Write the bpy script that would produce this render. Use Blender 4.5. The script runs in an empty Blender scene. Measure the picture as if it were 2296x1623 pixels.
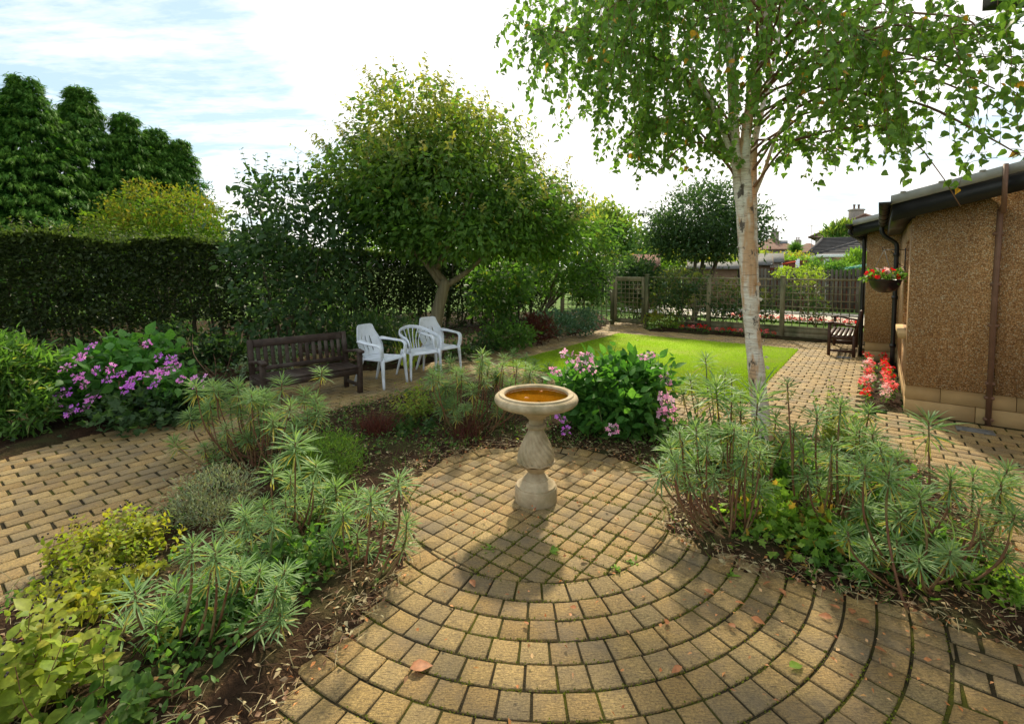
import bpy, math, random, mathutils
import numpy as np
random.seed(5)
rng = np.random.default_rng(11)
C = bpy.context.scene.collection
R = math.radians
A = np.array

# ------------------------------------------------------------------ camera model
TH = R(3.0); FPX = 1084.0; CXP = 1148.0; HCAM = 1.75
CYP = 597 + FPX * math.tan(TH)
CAM = A([0., 0., HCAM])
def ray(x, y):
    xc, yc = (x - CXP) / FPX, (CYP - y) / FPX
    return A([xc, math.cos(TH) + yc * math.sin(TH), -math.sin(TH) + yc * math.cos(TH)])
def G(x, y, z=0.):
    r = ray(x, y); return CAM + r * ((z - HCAM) / r[2])
def W(x, y, D):
    r = ray(x, y); return CAM + r * (D / r[1])

# ------------------------------------------------------------------ garden frame: u runs along the house, v to its left
PHI = R(37.13)
U = A([math.sin(PHI), math.cos(PHI), 0.]); VV = A([-math.cos(PHI), math.sin(PHI), 0.]); ZZ = A([0, 0, 1.])
CORNER = G(2027, 925)
def P(a, b, z=0.): return CORNER + a * U + b * VV + z * ZZ
def ab(p): d = A(p) - CORNER; return float(d @ U), float(d @ VV)

# ------------------------------------------------------------------ objects
ORG = {}
def tag(o, label=None, cat=None, group=None, kind=None):
    if label: o['label'] = label
    if cat: o['category'] = cat
    if group: o['group'] = group
    if kind: o['kind'] = kind
    return o
def thing(name, label, cat, loc=(0, 0, 0), rz=0., group=None):
    o = bpy.data.objects.new(name, None); C.objects.link(o)
    o.empty_display_size = .1
    o.location = tuple(float(k) for k in loc); o.rotation_euler = (0, 0, rz)
    ORG[o.name] = A(loc, ) if not np.isscalar(loc) else A([0, 0, 0.])
    return tag(o, label, cat, group)
def copy_tree(o, parent=None):
    c = o.copy(); C.objects.link(c)
    if parent is not None: c.parent = parent
    for ch in list(o.children): copy_tree(ch, c)
    return c
class MB:
    def __init__(s): s.V = []; s.F = []; s.n = 0; s.T = []
    def add(s, V, *Fs, tint=0.):
        V = np.asarray(V, float).reshape(-1, 3)
        for F in Fs:
            F = np.asarray(F, int)
            if F.ndim == 1: F = F[None]
            if len(F): s.F.append(F + s.n)
        s.T.append(np.broadcast_to(np.asarray(tint, float), (len(V),)))
        s.V.append(V); s.n += len(V); return s
    def build(s, name, mat, parent=None, smooth=False, local=False, tint=False):
        V = np.concatenate(s.V) if s.V else np.zeros((0, 3))
        if parent is not None and not local: V = V - ORG[parent.name]
        me = bpy.data.meshes.new(name)
        lv = np.concatenate([f.ravel() for f in s.F]).astype(np.int32)
        tot = np.concatenate([np.full(len(f), f.shape[1]) for f in s.F])
        st = (np.cumsum(tot) - tot).astype(np.int32)
        me.vertices.add(len(V)); me.vertices.foreach_set('co', V.astype(np.float32).ravel())
        me.loops.add(len(lv)); me.loops.foreach_set('vertex_index', lv)
        me.polygons.add(len(st)); me.polygons.foreach_set('loop_start', st)
        if smooth: me.polygons.foreach_set('use_smooth', np.ones(len(st), bool))
        if tint:
            at = me.attributes.new('tint', 'FLOAT', 'POINT')
            at.data.foreach_set('value', np.concatenate(s.T).astype(np.float32))
        me.update(calc_edges=True)
        if mat: me.materials.append(mat)
        o = bpy.data.objects.new(name, me); C.objects.link(o)
        if parent is not None:
            o.parent = parent; ORG[o.name] = ORG.get(parent.name, np.zeros(3))
        else: ORG[o.name] = np.zeros(3)
        return o

def sharp(o, ang=.6):
    o.data.polygons.foreach_set('use_smooth', np.ones(len(o.data.polygons), bool)); o.data.set_sharp_from_angle(angle=ang); return o
def unit(a):
    a = np.asarray(a, float); return a / np.maximum(np.linalg.norm(a, axis=-1, keepdims=True), 1e-9)
def rot(rx=0, ry=0, rz=0):
    cx, sx, cy, sy, cz, sz = math.cos(rx), math.sin(rx), math.cos(ry), math.sin(ry), math.cos(rz), math.sin(rz)
    return A([[cz, -sz, 0], [sz, cz, 0], [0, 0, 1]]) @ A([[cy, 0, sy], [0, 1, 0], [-sy, 0, cy]]) @ A([[1, 0, 0], [0, cx, -sx], [0, sx, cx]])
def frame(d, up=ZZ):
    d = unit(d); s = np.cross(d, up)
    if np.linalg.norm(s) < 1e-5: s = np.cross(d, A([1., 0, 0]))
    s = unit(s); return A([s, d, np.cross(s, d)]).T     # columns: side, dir, normal
_CB = None
def cbox(mb, c, size, M=None, b=.004):
    h = A(size, ) / 2.; b = min(b, h.min() * .45); V = []; idx = {}
    for sx in (-1, 1):
        for sy in (-1, 1):
            for sz in (-1, 1):
                for k in range(3):
                    p = A([sx, sy, sz]) * (h - b); p[k] = A([sx, sy, sz])[k] * h[k]
                    idx[(sx, sy, sz, k)] = len(V); V.append(p)
    V = A(V); q = []; t = []
    for k in range(3):
        i, j = (k + 1) % 3, (k + 2) % 3
        for s in (-1, 1):
            f = []
            for (p_, r_) in ((-1, -1), (1, -1), (1, 1), (-1, 1)):
                e = [0, 0, 0]; e[k] = s; e[i] = p_; e[j] = r_; f.append(idx[(*e, k)])
            q.append(f)
        for s1 in (-1, 1):
            for s2 in (-1, 1):
                e0 = [0, 0, 0]; e0[i] = s1; e0[j] = s2; e1 = list(e0); e0[k] = -1; e1[k] = 1
                q.append([idx[(*e0, i)], idx[(*e1, i)], idx[(*e1, j)], idx[(*e0, j)]])
    for sx in (-1, 1):
        for sy in (-1, 1):
            for sz in (-1, 1): t.append([idx[(sx, sy, sz, k)] for k in range(3)])
    def fix(F):
        out = []
        for f in F:
            n = np.cross(V[f[1]] - V[f[0]], V[f[2]] - V[f[0]])
            out.append(f if n @ V[f].mean(0) > 0 else f[::-1])
        return out
    q, t = fix(q), fix(t)
    V2 = V if M is None else V @ A(M).T
    mb.add(V2 + A(c), q, t); return mb
def bar(mb, p0, p1, w, t, up=ZZ, b=.003):
    """a board from p0 to p1, w wide (sideways), t thick (along up)"""
    p0, p1 = A(p0, ), A(p1, ); L = np.linalg.norm(p1 - p0)
    return cbox(mb, (p0 + p1) / 2, (w, L, t), frame(p1 - p0, up), b)
def tube(mb, path, r, n=6, flat=1., cap=True, tint=0., jit=0.):
    path = np.asarray(path, float); m = len(path); r = np.broadcast_to(np.asarray(r, float), (m,))
    t = unit(np.gradient(path, axis=0)); up = ZZ if abs(t[0][2]) < .9 else A([1., 0, 0])
    s = unit(np.cross(t[0], up)); V = []
    th = np.arange(n) * 2 * math.pi / n
    for i in range(m):
        s = unit(s - t[i] * (s @ t[i])); b = np.cross(t[i], s)
        k = 1 + (rng.normal(0, jit, (n, 1)) if jit else 0)
        V.append(path[i] + k * r[i] * (np.cos(th)[:, None] * s + flat * np.sin(th)[:, None] * b))
    V = np.concatenate(V); i = np.arange(m - 1)[:, None] * n; j = np.arange(n)[None]; j2 = (j + 1) % n
    Q = np.stack([i + j, i + j2, i + n + j2, i + n + j], -1).reshape(-1, 4)
    mb.add(V, Q, *([np.arange(n)[::-1], (m - 1) * n + np.arange(n)] if cap else []), tint=tint); return mb
def lathe(mb, prof, c=(0, 0, 0), n=48, fn=None, cap=False):
    prof = A(prof, ); th = np.arange(n) * 2 * math.pi / n; m = len(prof)
    rr = np.repeat(prof[:, :1], n, 1); zz = np.repeat(prof[:, 1:2], n, 1); tt = np.repeat(th[None], m, 0)
    if fn: rr, zz = fn(rr, zz, tt)
    V = np.stack([rr * np.cos(tt), rr * np.sin(tt), zz], -1).reshape(-1, 3) + A(c)
    i = np.arange(m - 1)[:, None] * n; j = np.arange(n)[None]; j2 = (j + 1) % n
    Q = np.stack([i + j, i + j2, i + n + j2, i + n + j], -1).reshape(-1, 4)
    ex = [np.arange(n)[::-1], (m - 1) * n + np.arange(n)] if cap else []
    mb.add(V, Q, *ex); return mb
def spline(pts, k=6):
    pts = A(pts, ); out = []
    p = np.concatenate([[2 * pts[0] - pts[1]], pts, [2 * pts[-1] - pts[-2]]])
    for i in range(1, len(p) - 2):
        for s in np.arange(k) / k:
            out.append(.5 * ((2 * p[i]) + (-p[i - 1] + p[i + 1]) * s + (2 * p[i - 1] - 5 * p[i] + 4 * p[i + 1] - p[i + 2]) * s ** 2 + (-p[i - 1] + 3 * p[i] - 3 * p[i + 1] + p[i + 2]) * s ** 3))
    out.append(pts[-1]); return A(out)
def prism(mb, poly, o, ex, ey, ez, h):
    """poly (2-D) spanned by ex, ey from o, extruded by h along ez"""
    poly = A(poly, ); o, ex, ey, ez = A(o), A(ex), A(ey), A(ez); n = len(poly)
    a = o + poly[:, :1] * ex + poly[:, 1:] * ey; b = a + h * ez
    i = np.arange(n); j = (i + 1) % n
    mb.add(np.concatenate([a, b]), np.stack([i, j, n + j, n + i], 1), np.arange(n)[::-1], n + np.arange(n)); return mb

# ------------------------------------------------------------------ scattering of leaf templates
def tmpl(V, *F): return (A(V, float), [np.atleast_2d(A(f)) for f in F])
LEAF4 = tmpl([[0, 0, 0], [.5, .42, .10], [0, 1, -.08], [-.5, .42, .10]], [[0, 1, 2], [0, 2, 3]])
OVATE = tmpl([[0, 0, 0], [.36, .2, .05], [0, .25, 0], [-.36, .2, .05], [.5, .45, .04], [0, .55, -.02], [-.5, .45, .04], [.28, .75, -.04], [-.28, .75, -.04], [0, 1, -.16]],
             [[0, 1, 2], [0, 2, 3], [7, 9, 5], [5, 9, 8]], [[1, 4, 5, 2], [2, 5, 6, 3]], [[4, 7, 5], [5, 8, 6]])
HEART = tmpl([[0, .0, 0], [.40, .06, .03], [-.40, .06, .03], [.5, .30, .07], [-.5, .30, .07], [0, .35, -.01], [.24, .68, .02], [-.24, .68, .02], [0, 1.05, -.12]],
             [[0, 1, 5], [0, 5, 2], [1, 3, 5], [2, 5, 4], [3, 6, 5], [4, 5, 7], [6, 8, 5], [5, 8, 7]])
STRAP = tmpl([[.28, 0, 0], [-.28, 0, 0], [.5, .45, .03], [0, .45, -.01], [-.5, .45, .03], [.36, .82, -.02], [-.36, .82, -.02], [0, 1, -.08]],
             [[0, 2, 3], [0, 3, 1], [1, 3, 4], [5, 7, 6], [3, 5, 6], [2, 5, 3], [3, 6, 4]])
BLADE = tmpl([[.5, 0, 0], [-.5, 0, 0], [.4, .5, .02], [-.4, .5, .02], [0, 1, .2]], [[0, 2, 3, 1]], [[2, 4, 3]])
TRI = tmpl([[.5, 0, 0], [-.5, 0, 0], [0, 1, .15]], [[0, 2, 1]])
FROND = tmpl([[0, 0, 0], [.16, .3, .0], [.5, .62, -.1], [.1, .45, 0], [.28, .95, -.2], [0, .6, -.02], [0, 1.1, -.32], [-.1, .45, 0], [-.28, .95, -.2], [-.16, .3, 0], [-.5, .62, -.1]],
             [[0, 1, 3], [1, 2, 3], [3, 4, 5], [0, 3, 5], [5, 6, 3], [5, 7, 6], [0, 5, 7], [5, 8, 7], [0, 7, 9], [9, 7, 10]])
PETAL4 = tmpl([[0, 0, 0], [.10, .44, .05], [.46, .46, .07], [.44, .10, .05], [-.10, .44, .05], [-.46, .46, .07], [-.44, .10, .05], [-.10, -.44, .05], [-.46, -.46, .07], [-.44, -.10, .05], [.10, -.44, .05], [.46, -.46, .07], [.44, -.10, .05]],
              [[0, 3, 2, 1], [0, 4, 5, 6], [0, 9, 8, 7], [0, 10, 11, 12]])
LOBED = tmpl([[0, 0, 0], [.45, .1, .04], [.3, .32, 0], [.5, .55, .05], [.2, .6, 0], [0, 1, -.08], [-.2, .6, 0], [-.5, .55, .05], [-.3, .32, 0], [-.45, .1, .04]],
             [[0, 1, 2], [0, 2, 4], [2, 3, 4], [0, 4, 6], [4, 5, 6], [0, 6, 8], [6, 7, 8], [0, 8, 9]])
def scatter(mb, T, p, d, nrm, L, Wd, tint=0.):
    Tv, Tf = T; p = np.asarray(p, float); n = len(p)
    if n == 0: return mb
    d = unit(np.broadcast_to(d, p.shape)); nrm = np.broadcast_to(nrm, p.shape)
    s = np.cross(d, nrm); bad = np.linalg.norm(s, axis=1) < 1e-4; s[bad] = np.cross(d[bad], A([1., .3, .2])); s = unit(s); nn = np.cross(s, d)
    L = np.broadcast_to(np.asarray(L, float), (n,)); Wd = np.broadcast_to(np.asarray(Wd, float), (n,))
    V = p[:, None] + Tv[None, :, 1, None] * (L[:, None, None] * d[:, None]) + Tv[None, :, 0, None] * (Wd[:, None, None] * s[:, None]) + Tv[None, :, 2, None] * (L[:, None, None] * nn[:, None])
    k = len(Tv); off = (np.arange(n) * k)[:, None, None]
    mb.add(V.reshape(-1, 3), *[(f[None] + off).reshape(-1, f.shape[1]) for f in Tf], tint=np.repeat(np.broadcast_to(np.asarray(tint, float), (n,)), k))
    return mb
def rnd_dir(n): return unit(rng.normal(size=(n, 3)))
def blob_points(blobs, nclump, per, cr, shell=.55, low=-1.):
    """leaf positions in clumps spread through a union of ellipsoids [(centre, radii)]; returns points, outward directions"""
    vol = A([r[0] * r[1] * r[2] for c, r in blobs]) ** .67; vol /= vol.sum(); out = []; nor = []
    for (c, r), w in zip(blobs, vol):
        k = max(1, int(nclump * w)); d = rnd_dir(k)
        d = d[d[:, 2] > low]; k = len(d)
        rad = shell + (1 - shell) * rng.random((k, 1)) ** .6
        cc = d * rad * r + c
        q = np.repeat(cc, per, 0) + rng.normal(size=(k * per, 3)) * cr * A([1, 1, .7])
        out.append(q); nor.append(np.repeat(unit(d / r), per, 0))
    return np.concatenate(out), np.concatenate(nor)
def px_blobs(bl):
    out = []
    for b in bl:
        x, y, D, rx, ry = b[:5]; rz = b[5] if len(b) > 5 else rx
        out.append((W(x, y, D), A([rx, rz, ry]) * D / FPX))
    return out

# ------------------------------------------------------------------ materials
MATS = {}
def nt(name):
    m = bpy.data.materials.new(name); m.use_nodes = True; t = m.node_tree; t.nodes.clear(); MATS[name] = m
    return m, t, t.nodes, t.links
def nd(N, typ, **kw):
    n = N.new(typ)
    for k, v in kw.items():
        if k.startswith('i_'): n.inputs[k[2:].replace('_', ' ')].default_value = v
        else: setattr(n, k, v)
    return n
def ramp(N, stops, interp='LINEAR'):
    n = N.new('ShaderNodeValToRGB'); e = n.color_ramp.elements; n.color_ramp.interpolation = interp
    while len(e) < len(stops): e.new(.5)
    for k, (p, c) in zip(e, stops):
        k.position = p; k.color = (*c, 1) if len(c) == 3 else c
    return n
def mixc(N, Lk, f, a, b, mode='MIX'):
    m = N.new('ShaderNodeMix'); m.data_type = 'RGBA'; m.blend_type = mode
    for sock, v in ((m.inputs[0], f), (m.inputs[6], a), (m.inputs[7], b)):
        if isinstance(v, (int, float)): sock.default_value = v
        elif isinstance(v, tuple): sock.default_value = (*v, 1)
        else: Lk.new(v, sock)
    return m.outputs[2]
def coords(N, Lk, scale=None):
    t = N.new('ShaderNodeTexCoord'); o = t.outputs['Object']
    if scale:
        m = N.new('ShaderNodeMapping'); m.inputs['Scale'].default_value = scale; Lk.new(o, m.inputs[0]); o = m.outputs[0]
    return o
def leafmat(name, cols, tcol=None, trans=.42, rough=.5, spec=.22, tgain=1.7, alt=None, gain=1.22):
    """leaf: per-leaf colour from a ramp, thin and translucent; 'tint' on the mesh moves leaves towards a second colour"""
    m, t, N, Lk = nt(name)
    g = N.new('ShaderNodeNewGeometry')
    cr = ramp(N, [(i / max(1, len(cols) - 1), tuple(min(.9, gain * k) for k in c)) for i, c in enumerate(cols)]); Lk.new(g.outputs['Random Per Island'], cr.inputs[0]); col = cr.outputs[0]
    if alt:
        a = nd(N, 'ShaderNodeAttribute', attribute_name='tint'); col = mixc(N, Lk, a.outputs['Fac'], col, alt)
    nz = nd(N, 'ShaderNodeTexNoise', i_Scale=60., i_Detail=2.); Lk.new(coords(N, Lk), nz.inputs[0])
    mr = nd(N, 'ShaderNodeMapRange'); mr.inputs[1].default_value = .3; mr.inputs[2].default_value = .7; mr.inputs[3].default_value = .75; mr.inputs[4].default_value = 1.2; Lk.new(nz.outputs[0], mr.inputs[0])
    col = mixc(N, Lk, 1., col, mr.outputs[0], 'MULTIPLY')
    p = nd(N, 'ShaderNodeBsdfPrincipled', i_Roughness=rough); p.inputs['Specular IOR Level'].default_value = spec; Lk.new(col, p.inputs['Base Color'])
    tr = N.new('ShaderNodeBsdfTranslucent')
    tc = mixc(N, Lk, 1., col, tuple(tgain * k for k in (tcol or (1.15, 1.25, .55))), 'MULTIPLY'); Lk.new(tc, tr.inputs[0])
    mx = nd(N, 'ShaderNodeMixShader', i_Fac=trans); Lk.new(p.outputs[0], mx.inputs[1]); Lk.new(tr.outputs[0], mx.inputs[2])
    o = N.new('ShaderNodeOutputMaterial'); Lk.new(mx.outputs[0], o.inputs[0]); return m
def surf(name, c1, c2, scale=8., rough=.7, bump=.2, bscale=60., spec=.3, stretch=None, c3=None, s3=3., metal=0., island=0., dist=.01):
    """two tones mixed by noise, a third in larger patches, and a fine bump"""
    m, t, N, Lk = nt(name); co = coords(N, Lk, stretch)
    n1 = nd(N, 'ShaderNodeTexNoise', i_Scale=scale, i_Detail=6., i_Roughness=.62); Lk.new(co, n1.inputs[0])
    r1 = ramp(N, [(.33, c1), (.68, c2)]); Lk.new(n1.outputs[0], r1.inputs[0]); col = r1.outputs[0]
    if c3:
        n3 = nd(N, 'ShaderNodeTexNoise', i_Scale=s3, i_Detail=4.); Lk.new(co, n3.inputs[0])
        r3 = ramp(N, [(.48, (0, 0, 0)), (.68, (1, 1, 1))]); Lk.new(n3.outputs[0], r3.inputs[0]); col = mixc(N, Lk, r3.outputs[0], col, c3)
    if island:
        g = N.new('ShaderNodeNewGeometry'); mr = nd(N, 'ShaderNodeMapRange'); mr.inputs[3].default_value = 1 - island; mr.inputs[4].default_value = 1 + island
        Lk.new(g.outputs['Random Per Island'], mr.inputs[0]); col = mixc(N, Lk, 1., col, mr.outputs[0], 'MULTIPLY')
    p = nd(N, 'ShaderNodeBsdfPrincipled', i_Roughness=rough, i_Metallic=metal); p.inputs['Specular IOR Level'].default_value = spec; Lk.new(col, p.inputs['Base Color'])
    if bump:
        n2 = nd(N, 'ShaderNodeTexNoise', i_Scale=bscale, i_Detail=5.); Lk.new(co, n2.inputs[0])
        b = nd(N, 'ShaderNodeBump', i_Strength=bump, i_Distance=dist); Lk.new(n2.outputs[0], b.inputs['Height']); Lk.new(b.outputs[0], p.inputs['Normal'])
    o = N.new('ShaderNodeOutputMaterial'); Lk.new(p.outputs[0], o.inputs[0]); return m

def sett_mat():
    m, t, N, Lk = nt('sett'); co = coords(N, Lk); g = N.new('ShaderNodeNewGeometry')
    cr = ramp(N, [(0, (.38, .24, .085)), (.2, (.52, .345, .125)), (.4, (.42, .295, .13)), (.6, (.56, .385, .155)), (.8, (.46, .29, .105)), (1, (.36, .26, .115))]); Lk.new(g.outputs['Random Per Island'], cr.inputs[0])
    n1 = nd(N, 'ShaderNodeTexNoise', i_Scale=95., i_Detail=5., i_Roughness=.85); Lk.new(co, n1.inputs[0])
    mr = nd(N, 'ShaderNodeMapRange'); mr.inputs[1].default_value = .3; mr.inputs[2].default_value = .7; mr.inputs[3].default_value = .30; mr.inputs[4].default_value = 1.55; Lk.new(n1.outputs[0], mr.inputs[0])
    col = mixc(N, Lk, 1., cr.outputs[0], mr.outputs[0], 'MULTIPLY')
    n2 = nd(N, 'ShaderNodeTexNoise', i_Scale=2.6, i_Detail=6., i_Roughness=.65); Lk.new(co, n2.inputs[0])
    r2 = ramp(N, [(.46, (0, 0, 0)), (.66, (.75, .75, .75))]); Lk.new(n2.outputs[0], r2.inputs[0])
    col = mixc(N, Lk, r2.outputs[0], col, (.20, .155, .10))          # weathered dark patches
    n3 = nd(N, 'ShaderNodeTexNoise', i_Scale=34., i_Detail=5., i_Roughness=.7); Lk.new(co, n3.inputs[0])
    r3 = ramp(N, [(.62, (0, 0, 0)), (.72, (.8, .8, .8))]); Lk.new(n3.outputs[0], r3.inputs[0])
    col = mixc(N, Lk, r3.outputs[0], col, (.10, .085, .045)); r4 = ramp(N, [(.50, (0, 0, 0)), (.66, (.80, .80, .80))]); STK = r4; col = mixc(N, Lk, r4.outputs[0], col, (.12, .085, .05))          # specks of dirt
    p = nd(N, 'ShaderNodeBsdfPrincipled', i_Roughness=.62); p.inputs['Specular IOR Level'].default_value = .35; Lk.new(col, p.inputs['Base Color'])
    w = nd(N, 'ShaderNodeTexNoise', i_Scale=26., i_Detail=4., i_Roughness=.7); mp = N.new('ShaderNodeMapping'); mp.inputs['Scale'].default_value = (1., 7., 1.); Lk.new(co, mp.inputs[0]); Lk.new(mp.outputs[0], w.inputs[0]); Lk.new(w.outputs[0], r4.inputs[0])
    ad = nd(N, 'ShaderNodeMath', operation='ADD'); Lk.new(w.outputs[0], ad.inputs[0]); Lk.new(n1.outputs[0], ad.inputs[1])
    b = nd(N, 'ShaderNodeBump', i_Strength=1., i_Distance=.012); Lk.new(ad.outputs[0], b.inputs['Height']); Lk.new(b.outputs[0], p.inputs['Normal'])
    o = N.new('ShaderNodeOutputMaterial'); Lk.new(p.outputs[0], o.inputs[0]); return m
def harl_mat():
    """dry-dash render: small stones of cream, tan and brown"""
    m, t, N, Lk = nt('dry_dash'); co = coords(N, Lk)
    v = nd(N, 'ShaderNodeTexVoronoi', i_Scale=88.); v.inputs['Randomness'].default_value = 1.; Lk.new(co, v.inputs['Vector'])
    sp = N.new('ShaderNodeSeparateColor'); Lk.new(v.outputs['Color'], sp.inputs[0])
    cr = ramp(N, [(0, (.42, .21, .08)), (.3, (.64, .35, .14)), (.6, (.75, .44, .19)), (.85, (.84, .57, .31)), (.97, (.88, .76, .54))]); Lk.new(sp.outputs[0], cr.inputs[0])
    r2 = ramp(N, [(.35, (1, 1, 1)), (.75, (.50, .43, .36))]); Lk.new(v.outputs['Distance'], r2.inputs[0])
    col = mixc(N, Lk, 1., cr.outputs[0], r2.outputs[0], 'MULTIPLY')
    mpz = N.new('ShaderNodeMapping'); mpz.inputs['Scale'].default_value = (1., 1., .22); Lk.new(co, mpz.inputs[0]); n2 = nd(N, 'ShaderNodeTexNoise', i_Scale=3.4, i_Detail=6., i_Roughness=.6); Lk.new(mpz.outputs[0], n2.inputs[0])
    mr = nd(N, 'ShaderNodeMapRange'); mr.inputs[1].default_value = .25; mr.inputs[2].default_value = .75; mr.inputs[3].default_value = .72; mr.inputs[4].default_value = 1.2; Lk.new(n2.outputs[0], mr.inputs[0])
    col = mixc(N, Lk, 1., col, mr.outputs[0], 'MULTIPLY')
    p = nd(N, 'ShaderNodeBsdfPrincipled', i_Roughness=.6); p.inputs['Specular IOR Level'].default_value = .4; Lk.new(col, p.inputs['Base Color'])
    inv = nd(N, 'ShaderNodeMath', operation='MULTIPLY'); inv.inputs[1].default_value = -1.; Lk.new(v.outputs['Distance'], inv.inputs[0])
    b = nd(N, 'ShaderNodeBump', i_Strength=1., i_Distance=.016); Lk.new(inv.outputs[0], b.inputs['Height']); Lk.new(b.outputs[0], p.inputs['Normal'])
    o = N.new('ShaderNodeOutputMaterial'); Lk.new(p.outputs[0], o.inputs[0]); return m
def birch_mat():
    m, t, N, Lk = nt('birch_bark')
    co = coords(N, Lk)
    def st(sc, scale, det=4.):
        mp = N.new('ShaderNodeMapping'); mp.inputs['Scale'].default_value = sc; Lk.new(co, mp.inputs[0])
        n = nd(N, 'ShaderNodeTexNoise', i_Scale=scale, i_Detail=det, i_Roughness=.65); Lk.new(mp.outputs[0], n.inputs[0]); return n.outputs[0]
    base = ramp(N, [(.35, (.60, .48, .36)), (.6, (.80, .74, .65))]); Lk.new(st((1, 1, 5), 5.), base.inputs[0])
    pk = ramp(N, [(.52, (0, 0, 0)), (.60, (.85, .85, .85))]); Lk.new(st((2.2, 2.2, .55), 3.2, 3.), pk.inputs[0])
    col = mixc(N, Lk, pk.outputs[0], base.outputs[0], (.60, .33, .16))     # fresh bark under the peel
    ln = ramp(N, [(.57, (0, 0, 0)), (.62, (.85, .85, .85))]); Lk.new(st((3, 3, 36), 4., 5.), ln.inputs[0])
    col = mixc(N, Lk, ln.outputs[0], col, (.22, .13, .08))
    kn = ramp(N, [(.60, (0, 0, 0)), (.64, (.92, .92, .92))]); Lk.new(st((4, 4, 2.2), 2.3, 4.), kn.inputs[0])
    col = mixc(N, Lk, kn.outputs[0], col, (.07, .05, .035))                # knots and scars
    p = nd(N, 'ShaderNodeBsdfPrincipled', i_Roughness=.55); Lk.new(col, p.inputs['Base Color'])
    b = nd(N, 'ShaderNodeBump', i_Strength=.5, i_Distance=.01); Lk.new(st((3, 3, 30), 5., 6.), b.inputs['Height']); Lk.new(b.outputs[0], p.inputs['Normal'])
    o = N.new('ShaderNodeOutputMaterial'); Lk.new(p.outputs[0], o.inputs[0]); return m
def water_mat():
    m, t, N, Lk = nt('amber_water')
    tr = N.new('ShaderNodeBsdfTransparent'); tr.inputs[0].default_value = (.92, .66, .20, 1)
    gl = nd(N, 'ShaderNodeBsdfGlossy', i_Roughness=.0)
    lw = nd(N, 'ShaderNodeFresnel', i_IOR=1.36); mx = N.new('ShaderNodeMixShader')
    nz = nd(N, 'ShaderNodeTexNoise', i_Scale=9., i_Detail=2.); Lk.new(coords(N, Lk), nz.inputs[0])
    b = nd(N, 'ShaderNodeBump', i_Strength=.05, i_Distance=.01); Lk.new(nz.outputs[0], b.inputs['Height']); Lk.new(b.outputs[0], gl.inputs['Normal']); Lk.new(b.outputs[0], lw.inputs['Normal'])
    Lk.new(lw.outputs[0], mx.inputs[0]); Lk.new(tr.outputs[0], mx.inputs[1]); Lk.new(gl.outputs[0], mx.inputs[2])
    o = N.new('ShaderNodeOutputMaterial'); Lk.new(mx.outputs[0], o.inputs[0]); return m
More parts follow.
